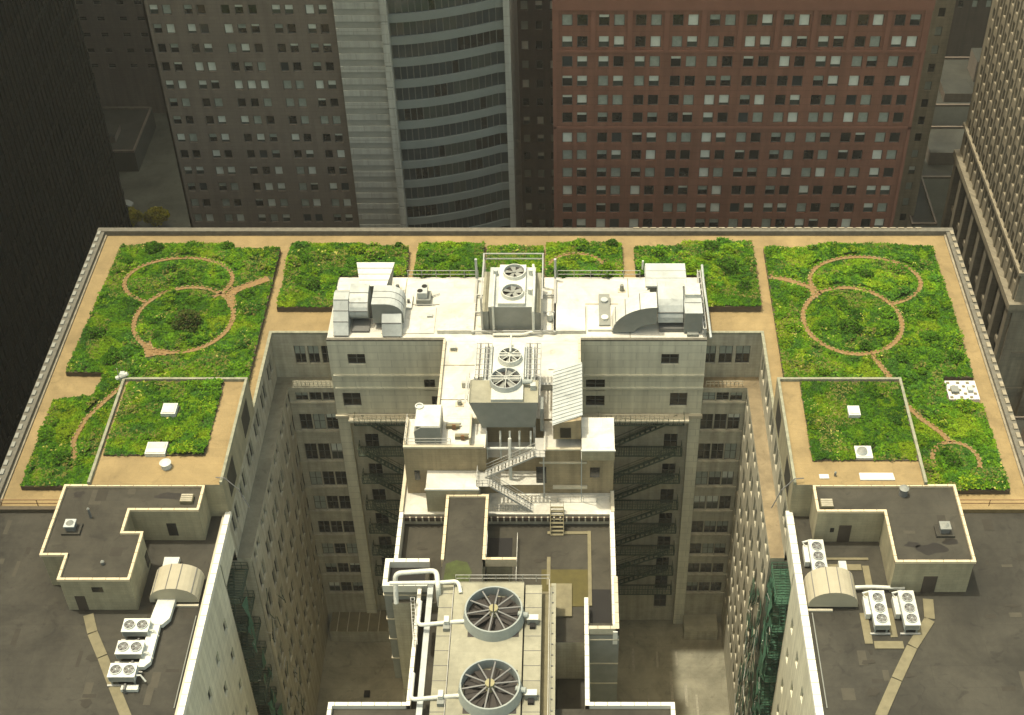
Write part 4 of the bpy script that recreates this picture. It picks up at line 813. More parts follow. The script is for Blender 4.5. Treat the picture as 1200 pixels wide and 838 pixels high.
o_ = arcp(5.4, 3.9, 10.6, 67.0); i_ = arcp(2.6, 1.3, 10.6, 67.0)
pr_ = o_ + i_[::-1]
for k in range(N):
    a, b, c, d = o_[k], o_[k + 1], i_[k + 1], i_[k]
    for y_, m_ in ((134.0, 'galv_dark'), (137.0, 'galv_dark')): q.face([(a[0], y_, a[1]), (b[0], y_, b[1]), (c[0], y_, c[1]), (d[0], y_, d[1])], m_)
    q.face([(a[0], 134.0, a[1]), (b[0], 134.0, b[1]), (b[0], 137.0, b[1]), (a[0], 137.0, a[1])], 'whitemetal'); q.face([(d[0], 134.0, d[1]), (c[0], 134.0, c[1]), (c[0], 137.0, c[1]), (d[0], 137.0, d[1])], 'galv_dark')  # pale top, dark front and inner faces: light and shade as colour
    if k % 3 == 0: q.bar((a[0], 134.0, a[1] + .03), (a[0], 137.0, a[1] + .03), .09, 'seam')
part(q, 'arched_duct', t)
q = MB(); cx, cz = 138.8, 68.0; pr_ = [(139.4, 67.0)] + [(cx - 4.2 * math.sin(a), cz + 3.2 * math.cos(a)) for a in [k * math.pi / 14 for k in range(0, 8)]] + [(136.0, 67.0)]
q.xprism(pr_, 10.8, 13.9, 'galv'); q.bar((10.78, 134.95, 69.3), (13.92, 134.95, 69.3), .1, 'seam'); part(q, 'elbow', t)
q = MB(); q.box(14.0, 16.2, 134.0, 138.4, 67.0, 70.0, 'galv_dark', 'galv'); q.box(14.2, 16.1, 137.0, 139.2, 70.0, 70.5, 'whitemetal'); q.bar((14.1, 136, 70.03), (16.1, 136, 70.03), .06, 'seam'); part(q, 'side_box', t)
q = MB(); q.box(9.8, 14.2, 139.9, 142.9, 67.2, 69.7, 'galv_dark', 'galv'); q.box(9.4, 14.6, 139.3, 143.3, 69.7, 69.95, 'galv', 'galv'); q.hull([(9.4, 139.3, 69.95), (14.6, 139.3, 69.95), (14.6, 143.3, 69.95), (9.4, 143.3, 69.95)], [(9.5, 139.4, 70.0), (14.5, 139.4, 70.0), (14.5, 143.2, 70.5), (9.5, 143.2, 70.5)], 'galv')
for f_ in (.33, .66): q.bar((9.5, 139.4 + 3.8 * f_, 70.02 + .5 * f_), (14.5, 139.4 + 3.8 * f_, 70.02 + .5 * f_), .05, 'rail')
q.cyl(9.2, 143.2, 69.6, 70.9, .13, 'whitemetal', 8); part(q, 'hood', t)
q = MB(); q.box(11.0, 15.6, 134.3, 136.4, 66.71, 67.3, 'seam'); q.box(14.4, 15.8, 133.4, 134.0, 66.71, 67.1, 'galv_dark'); q.tube([(9.0, 138.9, 67.5), (9.0, 139.2, 68.8), (10.0, 139.2, 69.0)], .4, 'whitemetal', 10); q.box(3.6, 5.0, 135, 141, 66.98, 67.3, 'galv_dark'); q.cyl(4.3, 136.2, 67.3, 67.6, .45, 'whitemetal', 14); q.cyl(4.3, 139.6, 67.3, 67.6, .45, 'galv', 14); part(q, 'base', t)
q = MB()
for k in range(10): y = 133.4 + k * 1.25; q.box(16.35, 16.75, y, y + .14, 66.7, 68.0, 'rail'); 
for x in (16.35, 16.7): q.bar((x, 133.4, 68.0), (x, 145, 68.0), .12, 'rail'); q.bar((x, 133.4, 67.3), (x, 145, 67.3), .1, 'rail')
q.tube([(17.3, 133.0, 66.9), (17.1, 138, 67.8), (16.9, 142, 68.5), (16.9, 145.0, 68.8)], .16, 'galv', 8); tag(q.build('pipe_rack', loc=(16.5, 139, 66.7)), 'grey pipe rack along the right edge of the white roof', 'pipe rack')
q = MB(); railrun(q, [(-20.9, 145.0), (-11.8, 145.0)], 66.7, 1.2, 2.0, .06); tag(q.build('railing', loc=(-20, 145, 66.7)), 'thin railing at the back of the white roof near the left hood', 'railing')
q = MB(); railrun(q, [(-1.6, 145.0), (9.0, 145.0)], 66.7, 1.2, 2.0, .06); tag(q.build('railing', loc=(0, 145, 66.7)), 'thin railing at the back of the white roof near the right hood', 'railing')
# --- near roof, left
def half_arch(label, x0, x1, y0, y1, h, flip):
    t = thing('ductwork', label, 'duct', ((x0 + x1) / 2, (y0 + y1) / 2, 66)); N = 14; cx = (x0 + x1) / 2; rx = (x1 - x0) / 2
    pf = [(cx - rx * math.cos(k * math.pi / N), 66.35 + (h - .35) * math.sin(k * math.pi / N) ** .8) for k in range(N + 1)]
    q = MB(); q.yprism(pf, y0, y1, 'beigeduct'); 
    for f_ in (3, 6, 8, 11): q.bar((pf[f_][0], y0, pf[f_][1] + .02), (pf[f_][0], y1, pf[f_][1] + .02), .07, 'seam')
    part(q, 'curved_shell', t); q = MB(); q.box(x0 + .1, x1 - .1, y0 + .1, y1 - .1, 66.01, 66.36, 'darkroof2'); q.box(x0 + (2.3 if flip else 0), x1 - (0 if flip else 2.6), y0 - .4, y0 - .15, 66.01, 66.25, 'coping'); part(q, 'base', t)
half_arch('beige half-round duct beside the left court coping', -42.9, -37.9, 92.6, 95.9, 2.5, True)
half_arch('beige half-round duct beside the right court coping', 24.2, 29.3, 92.0, 95.4, 2.6, False)
t = thing('ductwork', 'flat white duct running down the left dark roof past three condensers', 'duct', (-41, 91, 66))
q = MB(); q.prism([(-42.5, 98.2), (-40.9, 98.2), (-41.1, 92.6), (-42.3, 92.6)], 66.3, 66.8, 'whitemetal'); q.prism([(-42.0, 92.6), (-40.2, 92.6), (-40.3, 90.2), (-40.9, 89.4), (-42.3, 89.4)], 66.3, 66.85, 'whitemetal'); q.prism([(-42.2, 89.4), (-41.1, 89.4), (-41.1, 84.9), (-41.6, 84.3), (-42.2, 84.3)], 66.3, 66.8, 'whitemetal')
part(q, 'trunk', t); q = MB(); 
for y in (97, 91, 87.5): q.box(-42.3, -41.2, y, y + .3, 66.01, 66.3, 'galv_dark')
part(q, 'support', t)
def condenser2(x0, y0, label, horiz=True, nf=2):
    w_, d_ = (2.55, 1.55) if horiz else (1.5, 4.3)
    t = thing('condenser_unit', label, 'condenser', (x0, y0, 66), 'white rooftop condenser units')
    q = MB(); q.box(x0, x0 + w_, y0, y0 + d_, 66.75, 67.5, 'galv', 'whitemetal'); q.box(x0 + .06, x0 + w_ - .06, y0 - .015, y0 + .01, 66.8, 67.4, 'galv_dark'); q.box(x0 - .05, x0 + w_ + .05, y0 - .05, y0 + d_ + .05, 67.5, 67.56, 'whitemetal'); part(q, 'casing', t)
    for k in range(nf):
        fx, fy = (x0 + w_ * (k + .5) / nf, y0 + d_ * .5) if horiz else (x0 + w_ * .5, y0 + d_ * (k + .5) / nf * .92 + .1)
        q = MB(); q.ring(fx, fy, 67.56, 67.72, .56, .5, 'galv', 20); q.cyl(fx, fy, 67.562, 67.57, .49, 'fandark', 20); fan(q, fx, fy, 67.66, .48, 5, 'blade', 'galv', .6, k)
        for rr in (.2, .36): q.ring(fx, fy, 67.70, 67.715, rr + .012, rr - .012, 'rail', 16)
        part(q, 'fan', t)
    q = MB()
    for a in (.1, w_ - .25):
        for b in (.1, d_ - .25): q.box(x0 + a, x0 + a + .15, y0 + b, y0 + b + .15, 66.0, 66.75, 'galv_dark')
    q.box(x0 - .3, x0 + w_ + .2, y0 - .1, y0 + .08, 66.05, 66.2, 'rail'); q.box(x0 - .3, x0 + w_ + .2, y0 + d_ - .1, y0 + d_ + .08, 66.05, 66.2, 'rail'); part(q, 'stand', t)
    q = MB()
    if horiz: q.tube([(x0 + w_ + .05, y0 + .4, 67.2), (x0 + w_ + .45, y0 + .5, 67.1), (x0 + w_ + .9, y0 + .2, 66.5)], .09, 'whitemetal', 6); q.box(x0 + 1.2, x0 + w_ + .3, y0 - .75, y0 - .25, 66.1, 66.5, 'whitemetal'); q.box(x0 + 1.5, x0 + 1.7, y0 - .9, y0 - .2, 66.1, 66.75, 'seam')
    else: q.box(x0 - .55, x0 - .05, y0 + 1.8, y0 + d_ - .2, 66.2, 66.95, 'whitemetal'); q.tube([(x0 - .3, y0 + d_ - .4, 66.95), (x0 - .6, y0 + d_ - .1, 67.3), (x0 + .4, y0 + d_ + .2, 67.3)], .12, 'whitemetal', 6)
    part(q, 'pipework', t); return t
condenser2(-44.5, 88.0, 'white twin fan condenser, farthest of the three on the left dark roof'); condenser2(-44.5, 85.3, 'white twin fan condenser, middle of the three on the left dark roof'); condenser2(-44.6, 82.6, 'white twin fan condenser, nearest of the three on the left dark roof')
condenser2(25.1, 95.6, 'white three fan condenser between right court coping and curved duct', False, 3); condenser2(30.4, 88.8, 'white three fan condenser, left of the pair on the right roof', False, 3); condenser2(33.4, 88.8, 'white three fan condenser, right of the pair beside the walkway pads', False, 3)
pipe('white square pipe linking the curved duct to the condenser pair', [(28.9, 94.3, 66.6), (31.0, 94.4, 66.6), (34.4, 94.2, 66.6)], .2); q = MB(); q.box(28.0, 28.8, 95.4, 97.6, 66.3, 66.9, 'whitemetal'); tag(q.build('ductwork', loc=(28.4, 96.5, 66)), 'short white duct end poking out behind the right curved duct', 'duct')
# walkway pads
def slab(label, pts, z=66.0, h=.12, m='pad', name='walkway_pad', cat='roof pad', group=None):
    q = MB(); q.prism(pts, z + .012, z + h, m); c = pts[0]; o = q.build(name, loc=(c[0], c[1], z)); tag(o, label, cat, group); return o
def padline(pts, wd, side, names):
    for (a, b), nm in zip(zip(pts[:-1], pts[1:]), names):
        A = Vector(a); B = Vector(b); d = (B - A).normalized(); n = Vector((-d.y, d.x)) * wd / 2; B2 = B - d * .12
        slab('long timber walkway pad on the %s dark roof, %s' % (side, nm), [tuple(A + n), tuple(B2 + n), tuple(B2 - n), tuple(A - n)], group='walkway pads')
padline([(-48.9, 91.2), (-47.9, 88.9), (-46.2, 86.0), (-44.3, 82.6), (-42.0, 78.6)], 1.0, 'left', ['short one by the penthouse door', 'second from the penthouse', 'third beside the middle condenser', 'last one at the bottom edge'])
padline([(36.7, 93.2), (36.4, 90.6), (34.0, 87.2), (31.8, 83.3), (29.5, 79.0)], 1.05, 'right', ['short one by the penthouse door', 'second from the penthouse', 'third below the condenser pair', 'last one at the bottom edge'])
for i, (a, b, c, d, lb) in enumerate(((26.9, 31.4, 98.4, 98.7, 'thin sleeper behind the small condenser'), (27.0, 28.6, 97.0, 97.8, 'short pad right of the single condenser'), (28.8, 30.5, 97.0, 97.8, 'short pad left of the penthouse wall'), (30.6, 31.3, 94.9, 97.6, 'upright pad between curved duct and penthouse'), (29.4, 30.2, 87.6, 91.4, 'pad left of the condenser pair'), (32.1, 32.8, 88.4, 92.0, 'pad between the two paired condensers'), (30.3, 33.2, 87.0, 87.9, 'cross pad in front of the condenser pair'), (30.2, 30.9, 92.2, 94.6, 'upright pad right beside the curved duct'))):
    slab(lb, [(a, c), (b, c), (b, d), (a, d)], group='walkway pads')
# roof vents, skylights, slabs
def vent(x, y, z, label, s=1.0):
    t = thing('roof_vent', label, 'vent', (x, y, z)); q = MB(); q.box(x - .9 * s, x + 1.0 * s, y - .8 * s, y + .7 * s, z + .01, z + .25, 'darkroof'); part(q, 'curb', t)
    q = MB(); q.box(x - .45 * s, x + .45 * s, y - .45 * s, y + .45 * s, z + .25, z + .9 * s, 'seam'); q.box(x - .55 * s, x + .55 * s, y - .55 * s, y + .55 * s, z + .9 * s, z + 1.05 * s, 'galv_dark' if 'dark' in label else 'galv'); q.cyl(x, y, z + 1.05 * s, z + 1.25 * s, .4 * s, 'galv_dark', 14, .1); part(q, 'cowl', t)
vent(-51.4, 98.6, 70.65, 'square grey vent cowl on the left penthouse roof'); vent(38.5, 98.3, 70.65, 'square dark vent cowl on the right penthouse roof', 1.0)
for x, y, z, h, r_, lb in ((-49.9, 100.3, 70.65, 1.3, .14, 'thin dark vent pipe on the left penthouse roof'), (-47.1, 94.0, 70.65, .4, .18, 'tiny dark vent stub near the front of the left penthouse roof'), (35.2, 103.5, 70.65, 1.0, .45, 'dark chimney box at the back of the right penthouse roof'), (-43.4, 107.2, 71.0, .7, .55, 'round pale vent dome on the left gravel roof box'), (28.3, 105.3 + .6, 71.0, .5, .12, 'small dark vent stub on the right gravel roof box')):
    q = MB(); q.cyl(x, y, z + .01, z + h, r_, 'galv' if 'pale' in lb else 'seam', 16, r_ * .9); q.cyl(x, y, z + h, z + h + .15, r_ * 1.15, 'galv' if 'pale' in lb else 'galv_dark', 16, r_ * .5); tag(q.build('vent_pipe', loc=(x, y, z)), lb, 'vent')
def skylight(x0, x1, y0, y1, z, h, label):
    t = thing('skylight', label, 'skylight', ((x0 + x1) / 2, (y0 + y1) / 2, z)); q = MB(); q.box(x0, x1, y0, y1, z + .01, z + h, 'whitemetal', 'slabwhite'); part(q, 'curb', t); q = MB(); q.box(x0 + .15, x1 - .15, y0 + .15, y1 - .15, z + h, z + h + .08, 'whitemetal'); part(q, 'lid', t); return t
skylight(-45.5, -43.9, 114.7, 116.4, 71.0, .7, 'small white skylight amid sedum on the left roof box'); skylight(-46.0, -43.8, 108.7, 110.5, 71.0, .5, 'larger white skylight at the front of the left sedum bed')
skylight(31.0, 32.3, 114.6, 116.1, 71.0, .6, 'small white skylight amid sedum on the right roof box'); skylight(30.9, 32.7, 108.2, 110.0, 71.0, .4, 'white slab with grey dome at the front of the right sedum bed')
q = MB(); q.cyl(31.6, 109.0, 71.5, 71.8, .6, 'galv', 18, .5); q.cyl(31.6, 109.0, 71.8, 71.95, .5, 'galv_dark', 18, .2); tag(q.build('vent_pipe', loc=(31.6, 109, 71.5)), 'round grey vent dome sitting on the white slab', 'vent')
slab('long white slab lying on gravel by the right penthouse', [(30.9, 105.2), (34.6, 105.2), (34.5, 106.2), (30.9, 106.2)], 71, .15, 'slabwhite', 'concrete_slab', 'slab'); slab('tiny white slab on gravel left of the long white slab', [(26.6, 105.4), (27.6, 105.4), (27.6, 106.0), (26.6, 106.0)], 71, .15, 'slabwhite', 'concrete_slab', 'slab')
for x, y, lb in ((-40.3, 102.6, 'pale louvred vent hood at the right end of the left penthouse roof'), (26.9, 101.9, 'pale louvred vent hood at the left end of the right penthouse roof')):
    q = MB(); q.box(x - .65, x + .65, y - .5, y + .6, 70.66, 71.1, 'pad')
    for k in range(4): q.box(x - .6, x + .6, y - .45 + k * .27, y - .3 + k * .27, 71.1, 71.2, 'coping')
    tag(q.build('vent_hood', loc=(x, y, 70.66)), lb, 'vent')
t = thing('slab_pad', 'white slatted square pad at the edge of the right bed', 'pad', (46.3, 124.2, 66)); q = MB(); q.box(44.6, 48.2, 122.5, 125.7, 66.01, 66.5, 'slabwhite'); part(q, 'base', t)
q = MB()
for i in range(6):
    for j in range(5):
        if (i + j) % 2 == 0: q.box(44.75 + i * .58, 45.1 + i * .58, 122.65 + j * .62, 122.95 + j * .62, 66.5, 66.6, 'pad')
q.box(45.0, 45.9, 123.4, 124.4, 66.6, 66.9, 'galv_dark'); q.box(47.0, 47.6, 123.6, 124.4, 66.6, 66.9, 'galv'); part(q, 'grid_top', t)
# wet stains on the dark roofs
def blob(cx, cy, rx, ry, seed, n=26):
    r = random.Random(seed); ph = [r.uniform(0, 6.28) for _ in range(4)]
    return [(cx + rx * (1 + .22 * math.sin(2 * a + ph[0]) + .14 * math.sin(3 * a + ph[1]) + .1 * math.sin(5 * a + ph[2])) * math.cos(a), cy + ry * (1 + .2 * math.sin(2 * a + ph[1]) + .14 * math.sin(4 * a + ph[3])) * math.sin(a)) for a in [2 * math.pi * k / n for k in range(n)]]
q = MB()
for (cx, cy, rx, ry, z_) in ((36.8, 96.0, 1.4, .8, 70.655), (38.9, 97.0, .8, .5, 70.655), (35.0, 96.6, .7, .4, 70.655), (-52.0, 103.5, .6, .5, 70.655), (47.6, 92.0, .8, .5, 66.005), (-42.0, 103.3, 1.6, .5, 70.655)): q.face([(a, b, z_) for a, b in blob(cx, cy, rx, ry, int(cx * 7))], 'stain')
part(q, 'wet_stain', bld)
r_ = random.Random(77)
for (x0, x1, y0, y1, z_, n) in ((-61, -54.5, 80, 103, 66, 9), (-49, -45.5, 80, 90.5, 66, 3), (-43.5, -38.5, 80, 91, 66, 5), (41.8, 49, 80, 103, 66, 9), (25, 34, 80, 91, 66, 6), (-52.5, -45, 93, 103.5, 70.65, 4), (33.5, 39.5, 95, 103.5, 70.65, 4)):
    for k in range(n):
        x = r_.uniform(x0, x1); y = r_.uniform(y0, y1); a = r_.uniform(.3, 1.4); b = r_.uniform(.3, 2.4); q = MB()
        zz = z_ + .008 + .0035 * k
        q.face([(x, y, zz), (x + a, y, zz), (x + a, y + b, zz), (x, y + b, zz)], 'patch_l' if k % 2 else 'patch_d'); part(q, 'roof_patch', bld)
for (x0, x1, y0, y1, z_, n) in ((-60, -46, 80, 90, 66, 5), (42, 49, 80, 100, 66, 5), (26, 33, 80, 90, 66, 4), (-18, -15, 104, 109, 57.5, 2), (-5, 3, 103, 108, 57.5, 3)):
    for k in range(n):
        cx, cy = r_.uniform(x0, x1), r_.uniform(y0, y1); q = MB(); q.face([(a, b, z_ + .045 + k * .003) for a, b in blob(cx, cy, r_.uniform(.15, .8), r_.uniform(.15, .6), k + int(cx))], 'patch_d'); part(q, 'wet_stain', bld)
for pts, lb in ((((-37.9, 80, 66.15), (-37.9, 91, 66.15)), 'thin grey conduit along the left white coping'), (((24.6, 80, 66.15), (24.6, 91.4, 66.15)), 'thin grey conduit along the right white coping')):
    q = MB(); q.tube(list(pts), .06, 'galv_dark', 6); tag(q.build('conduit', loc=pts[0]), lb, 'conduit')
for i_, (cx, cy, rx, ry) in enumerate(((-18, 143.5, 2.4, .8), (-13.6, 130, 1.0, 2.2), (-13.2, 125, .9, 1.4), (4.5, 143.6, 2.8, .7), (10, 134.5, 1.4, .5), (-0.6, 128.5, .9, 1.6), (-22, 134.0, 2.2, .4), (-16.5, 112.5, 1.2, .7), (1.5, 112.0, 1.8, .4), (0, 143.0, 1.2, .9))):
    zz = 66.708 if cy > 119 else 59.21
    q = MB(); q.face([(a, b, zz) for a, b in blob(cx, cy, rx, ry, i_ + 3)], 'beigestain'); part(q, 'dirt_stain', bld)
for i_, (a, b) in enumerate((((-29.4, 139.6), (-11.8, 139.6)), ((-1.6, 139.7), (9.0, 139.7)), ((-21.0, 133.2), (-21.0, 144.8)), ((7.4, 133.2), (7.4, 144.8)), ((-15.2, 128.2), (-11.0, 128.2)), ((-15.2, 122.2), (-12.0, 122.2)), ((-2.6, 127.4), (1.0, 127.4)))):
    q = MB(); q.bar((*a, 66.73), (*b, 66.73), .07, 'pad', .06); part(q, 'roof_seam', bld)
for i_, (x, y, h, lb) in enumerate(((-14.2, 131.0, .5, 'tiny grey roof drain box near the left edge of the white bridge roof'), (-12.9, 121.4, .6, 'small dark box left of the front cooling tower'), (.2, 126.2, .6, 'small white stub vent above the ribbed stairhead roof'), (6.6, 142.4, .9, 'small round grey vent near the back edge right of the back tower'), (-17.5, 137.2, .3, 'flat grey hatch on the white roof behind the left front edge'), (-22.0, 142.6, .7, 'small grey vent behind the left duct cluster'))):
    q = MB(); q.cyl(x, y, 66.71, 66.75 + h, .28, 'galv_dark', 10, .24) if i_ % 2 else q.box(x - .35, x + .35, y - .25, y + .25, 66.71, 66.75 + h, 'galv_dark', 'galv'); q.box(x - .5, x + .5, y - .4, y + .4, 66.705, 66.76, 'coping'); tag(q.build('roof_vent', loc=(x, y, 66.7)), lb, 'vent')
# railings at the ends of the gravel half
def rail_thing(label, pts, z_, m='rust', **k): q = MB(); railrun(q, pts, z_, 1.1, 3.6, .07, m); tag(q.build('railing', loc=(pts[0][0], pts[0][1], z_)), label, 'railing')
rail_thing('thin rusty railing at the foot of the left bed', [(-62, 106.0), (-54.1, 106.0), (-54.1, 107.9)], 66.0); rail_thing('thin rusty railing at the foot of the right bed', [(41.2, 106.0), (50.2, 106.0)], 66.0)
q = MB(); q.box(-51.5, -51.0, 120.9, 121.5, 71.0, 71.9, 'galv'); q.tube([(-51.9, 120.8, 71.4), (-50.6, 121.2, 71.8)], .25, 'whitemetal', 8); q.tube([(-51.4, 120.5, 71), (-51.4, 120.5, 73.2)], .05, 'rail', 6); tag(q.build('weather_sensor', loc=(-51.2, 121.2, 71)), 'small grey weather instrument on the corner of the left roof box', 'weather instrument')
for x, y, z_, lb in ((-36.8, 105.1, 71.2, 'thin curved cable arm hanging over the left court'), (24.0, 105.0, 71.2, 'thin curved cable arm hanging over the right court')):
    s_ = 1 if x < 0 else -1; q = MB(); q.tube([(x - .8 * s_, y, z_ + .4), (x + .2 * s_, y - .2, z_ + .5), (x + 1.5 * s_, y - .6, z_ - .8), (x + 2.4 * s_, y - 1.0, z_ - 3.2)], .06, 'seam', 6); tag(q.build('hanging_cable', loc=(x, y, z_)), lb, 'cable')
# --- fire escapes
FZ = [r[0] - .6 for r in ROWS]
def fire_escape(label, x0, x1, y0, y1, levels, along, m, off):
    """zigzag escape: platforms with rails, flights between. along 'x' or 'y'"""
    t = thing('fire_escape', label, 'fire escape', ((x0 + x1) / 2, (y0 + y1) / 2, levels[-1]))
    for i, z_ in enumerate(levels):
        q = MB(); n = int((x1 - x0 if along == 'x' else y1 - y0) / .22)
        for k in range(n):
            if along == 'x': a = x0 + (x1 - x0) * k / n; q.box(a, a + .1, y0, y1, z_, z_ + .05, m)
            else: a = y0 + (y1 - y0) * k / n; q.box(x0, x1, a, a + .1, z_, z_ + .05, m)
        q.box(x0, x1, y0, y0 + .1, z_ - .15, z_, m); q.box(x0, x1, y1 - .1, y1, z_ - .15, z_, m); q.box(x0, x0 + .1, y0, y1, z_ - .149, z_, m); q.box(x1 - .1, x1, y0, y1, z_ - .149, z_, m); part(q, 'platform', t)
        q = MB(); railrun(q, [(x0, y1), (x0, y0), (x1, y0), (x1, y1)] if along == 'x' else ([(x0, y0), (x1, y0), (x1, y1), (x0, y1)] if off > 0 else [(x1, y0), (x0, y0), (x0, y1), (x1, y1)]), z_, 1.1, .7, .05, m); part(q, 'railing', t)
        if i + 1 < len(levels):
            zb = levels[i + 1]; q = MB()
            if along == 'x': a, b = ((x0 + .9, x1 - .9)); ym = y0 + .5 if i % 2 else y1 - .55; flight(q, (b, ym, z_), (a, ym, zb), .7, 14, m) if off else flight(q, (a, ym, z_), (b, ym, zb), .7, 14, m)
            else: a, b = (y0 + .7, y1 - .7); xm = (x0 + x1) / 2 + (.35 if i % 2 else -.35); flight(q, (xm, a if i % 2 else b, z_), (xm, b if i % 2 else a, zb), .6, 14, m, 'x')
            part(q, 'stair_flight', t)
    return t
LV = [53.6, 48.0, 42.8, 37.6, 32.8, 28.2, 23.8, 19.5]
fire_escape('dark green fire escape zigzagging down the far wall of the left court', -27.6, -19.4, 131.2, 133.0, LV, 'x', 'greenpaint', 0)
fire_escape('dark green fire escape zigzagging down the far wall of the right court', 3.6, 14.6, 131.2, 133.0, LV, 'x', 'greenpaint', 1)
LV2 = [57.2, 52.2, 47.4, 42.8, 38.2, 33.6, 29.0, 24.4, 20.0]
fe1 = fire_escape('green fire escape in the niche of the left court wall', -39.1, -36.2, 99.7, 104.6, LV2, 'y', 'greenpaint', 1)
fe2 = fire_escape('green netted fire escape in the niche of the right court wall', 22.6, 25.8, 99.6, 104.6, LV2, 'y', 'greennet', -1)
r_ = random.Random(5)
for fe, x_, dens in ((fe2, 22.5, 60), (fe1, -36.1, 28)):
    q = MB()
    for k in range(dens):
        y = r_.uniform(99.7, 103.4); z_ = r_.uniform(14, 56); a, b = r_.uniform(.5, 1.6), r_.uniform(1.0, 4.0); d = r_.uniform(-.35, .35)
        q.face([(x_ + d, y, z_), (x_ - d * .5, y + a, z_ + r_.uniform(-.4, .4)), (x_ + d * .3, y + a, z_ + b), (x_ - d, y, z_ + b)], 'greennet')
    for k in range(dens): y = r_.uniform(99.7, 104.2); z_ = r_.uniform(14, 56); q.bar((x_, y, z_), (x_ + r_.uniform(-.4, .4), y + r_.uniform(-.9, .9), z_ + r_.uniform(.5, 2.6)), .07, r_.choice(('rail', 'panel', 'greenpaint')))
    for k in range(int(dens * 1.6)):
        y = r_.uniform(103.5, 111.5); z_ = r_.uniform(14, 50); s_ = -1 if x_ > 0 else 1; xx = (22.15 if x_ > 0 else -35.45); a, b = r_.uniform(.4, 1.4), r_.uniform(.8, 3.4); d = r_.uniform(0, .5) * s_
        if dens > 30: q.face([(xx + d, y, z_), (xx, y + a, z_ + r_.uniform(-.3, .3)), (xx + d * .3, y + a, z_ + b), (xx + d * .5, y, z_ + b)], 'greennet')
        q.bar((xx + d, y, z_), (xx + s_ * r_.uniform(0, .4), y + r_.uniform(-1.2, 1.2), z_ + r_.uniform(.5, 2.8)), .08, r_.choice(('rail', 'panel', 'greenpaint', 'greenpaint')))
    part(q, 'netting', fe)
for side in (-1, 1):
    q = MB(); x0, x1 = ((-28.2, -16.5) if side < 0 else (1.6, 12.6)); railrun(q, [(x0, 131.35), (x1, 131.35)], 54.35, 1.0, .6, .05, 'coping'); tag(q.build('railing', loc=(x0, 131.3, 54.3)), 'pale railing on the ledge across the far wall of the %s court' % ('left' if side < 0 else 'right'), 'railing')
    q = MB(); x0, x1 = ((-35.0, -30.3) if side < 0 else (17.2, 21.8)); railrun(q, [(x0, 132.95), (x1, 132.95)], 58.8, .9, .5, .06, 'coping'); tag(q.build('railing', loc=(x0, 133, 58.8)), 'short cream railing on the setback ledge of the %s court' % ('left' if side < 0 else 'right'), 'railing')

# ================================================================== NEIGHBOURS
YF = 182.0
def block(name_label, mat_w, x0, x1, y0, y1, top, cols, rows, wh, fr, fac_mull=0, z_lo=0, trims=(), wts=(5, 2, 2.3, 3.6, 1.5, 1, 2.2, .8)):
    t = thing('office_tower', name_label, 'building', ((x0 + x1) / 2, (y0 + y1) / 2, 0))
    p = MB(); ops = [(c - wh[0] / 2, c + wh[0] / 2, r, r + wh[1]) for r in rows for c in cols]
    facade(p, 'y', y0, 1, x0, x1, z_lo, top, ops, mat_w, dep=.35)
    p.box(x0, x1, y0 + .5, y1, z_lo, top - .02, mat_w, 'darkroof'); p.box(x0, x0 + .3, y0, y0 + .5, z_lo, top, mat_w); p.box(x1 - .3, x1, y0 + .002, y0 + .5, z_lo, top, mat_w)
    part(p, 'facade', t); add_windows(t, [(c, y0 + .33, r, wh[0], wh[1], 0, rk(wts)) for r in rows for c in cols], fr, fac_mull)
    return t
# red granite tower
cols = [-.4 + g * 5.2 + k * 2.15 for g in range(10) for k in (0, 1)]
rows = [82.4, 79.0, 75.8, 72.6, 69.4, 66.4, 62.9, 59.8, 56.6, 53.3, 50.0, 47.0] + [43.6 - 3.3 * k for k in range(11)]
red = block('broad red granite office tower with paired square windows', 'red', -2.4, 50.7, YF, 215, 88.5, cols, rows, (1.5, 1.85), 'frame')
p = MB(); p.box(-2.5, 50.8, YF - .25, YF, 85.0, 88.8, 'red2'); p.box(-2.45, 50.75, YF - .12, YF, 78.3, 78.6, 'red2'); p.box(-2.45, 50.75, YF - .1, YF, 65.4, 65.8, 'red2')
for k in range(11): x = -1.95 + k * 5.2; p.box(x - .35, x + .35, YF - .16, YF - .02, 78.6, 85.0, 'red2')
p.box(-2.5, -2.0, YF - .1, YF, 0, 85, 'red2'); p.box(50.2, 50.7, YF - .1, YF, 0, 85, 'red2'); part(p, 'granite_trim', red)
# brown brick tower
cols = [-58.0, -56.1, -52.9, -51.0, -47.4, -45.5, -43.6, -40.0, -38.1, -35.1, -33.9 + .3]
cols = [-58.2, -56.4, -53.4, -51.6, -48.2, -46.3, -44.4, -41.1, -39.3, -36.4, -34.6]
rows = [84.2, 81.2, 78.1, 75.1, 72.1, 69.1, 66.1, 63.0, 60.1, 57.1, 54.1, 51.1, 48.2, 45.3] + [42.3 - 3 * k for k in range(12)]
brn = block('brown brick office tower with blinds in small paired windows', 'brown', -59.6, -32.9, YF, 212, 92, cols, rows, (1.2, 1.55), 'frame')
# far brown tower, upper left
t = block('far dark brown tower half hidden at the upper left', 'brown', -122, -76, 290, 325, 90, [-113, -109, -105, -100, -96, -92, -88, -84], [12 + 4.0 * k for k in range(15)], (1.7, 1.1), 'frame', z_lo=0, wts=(1, 0, 0, 0))
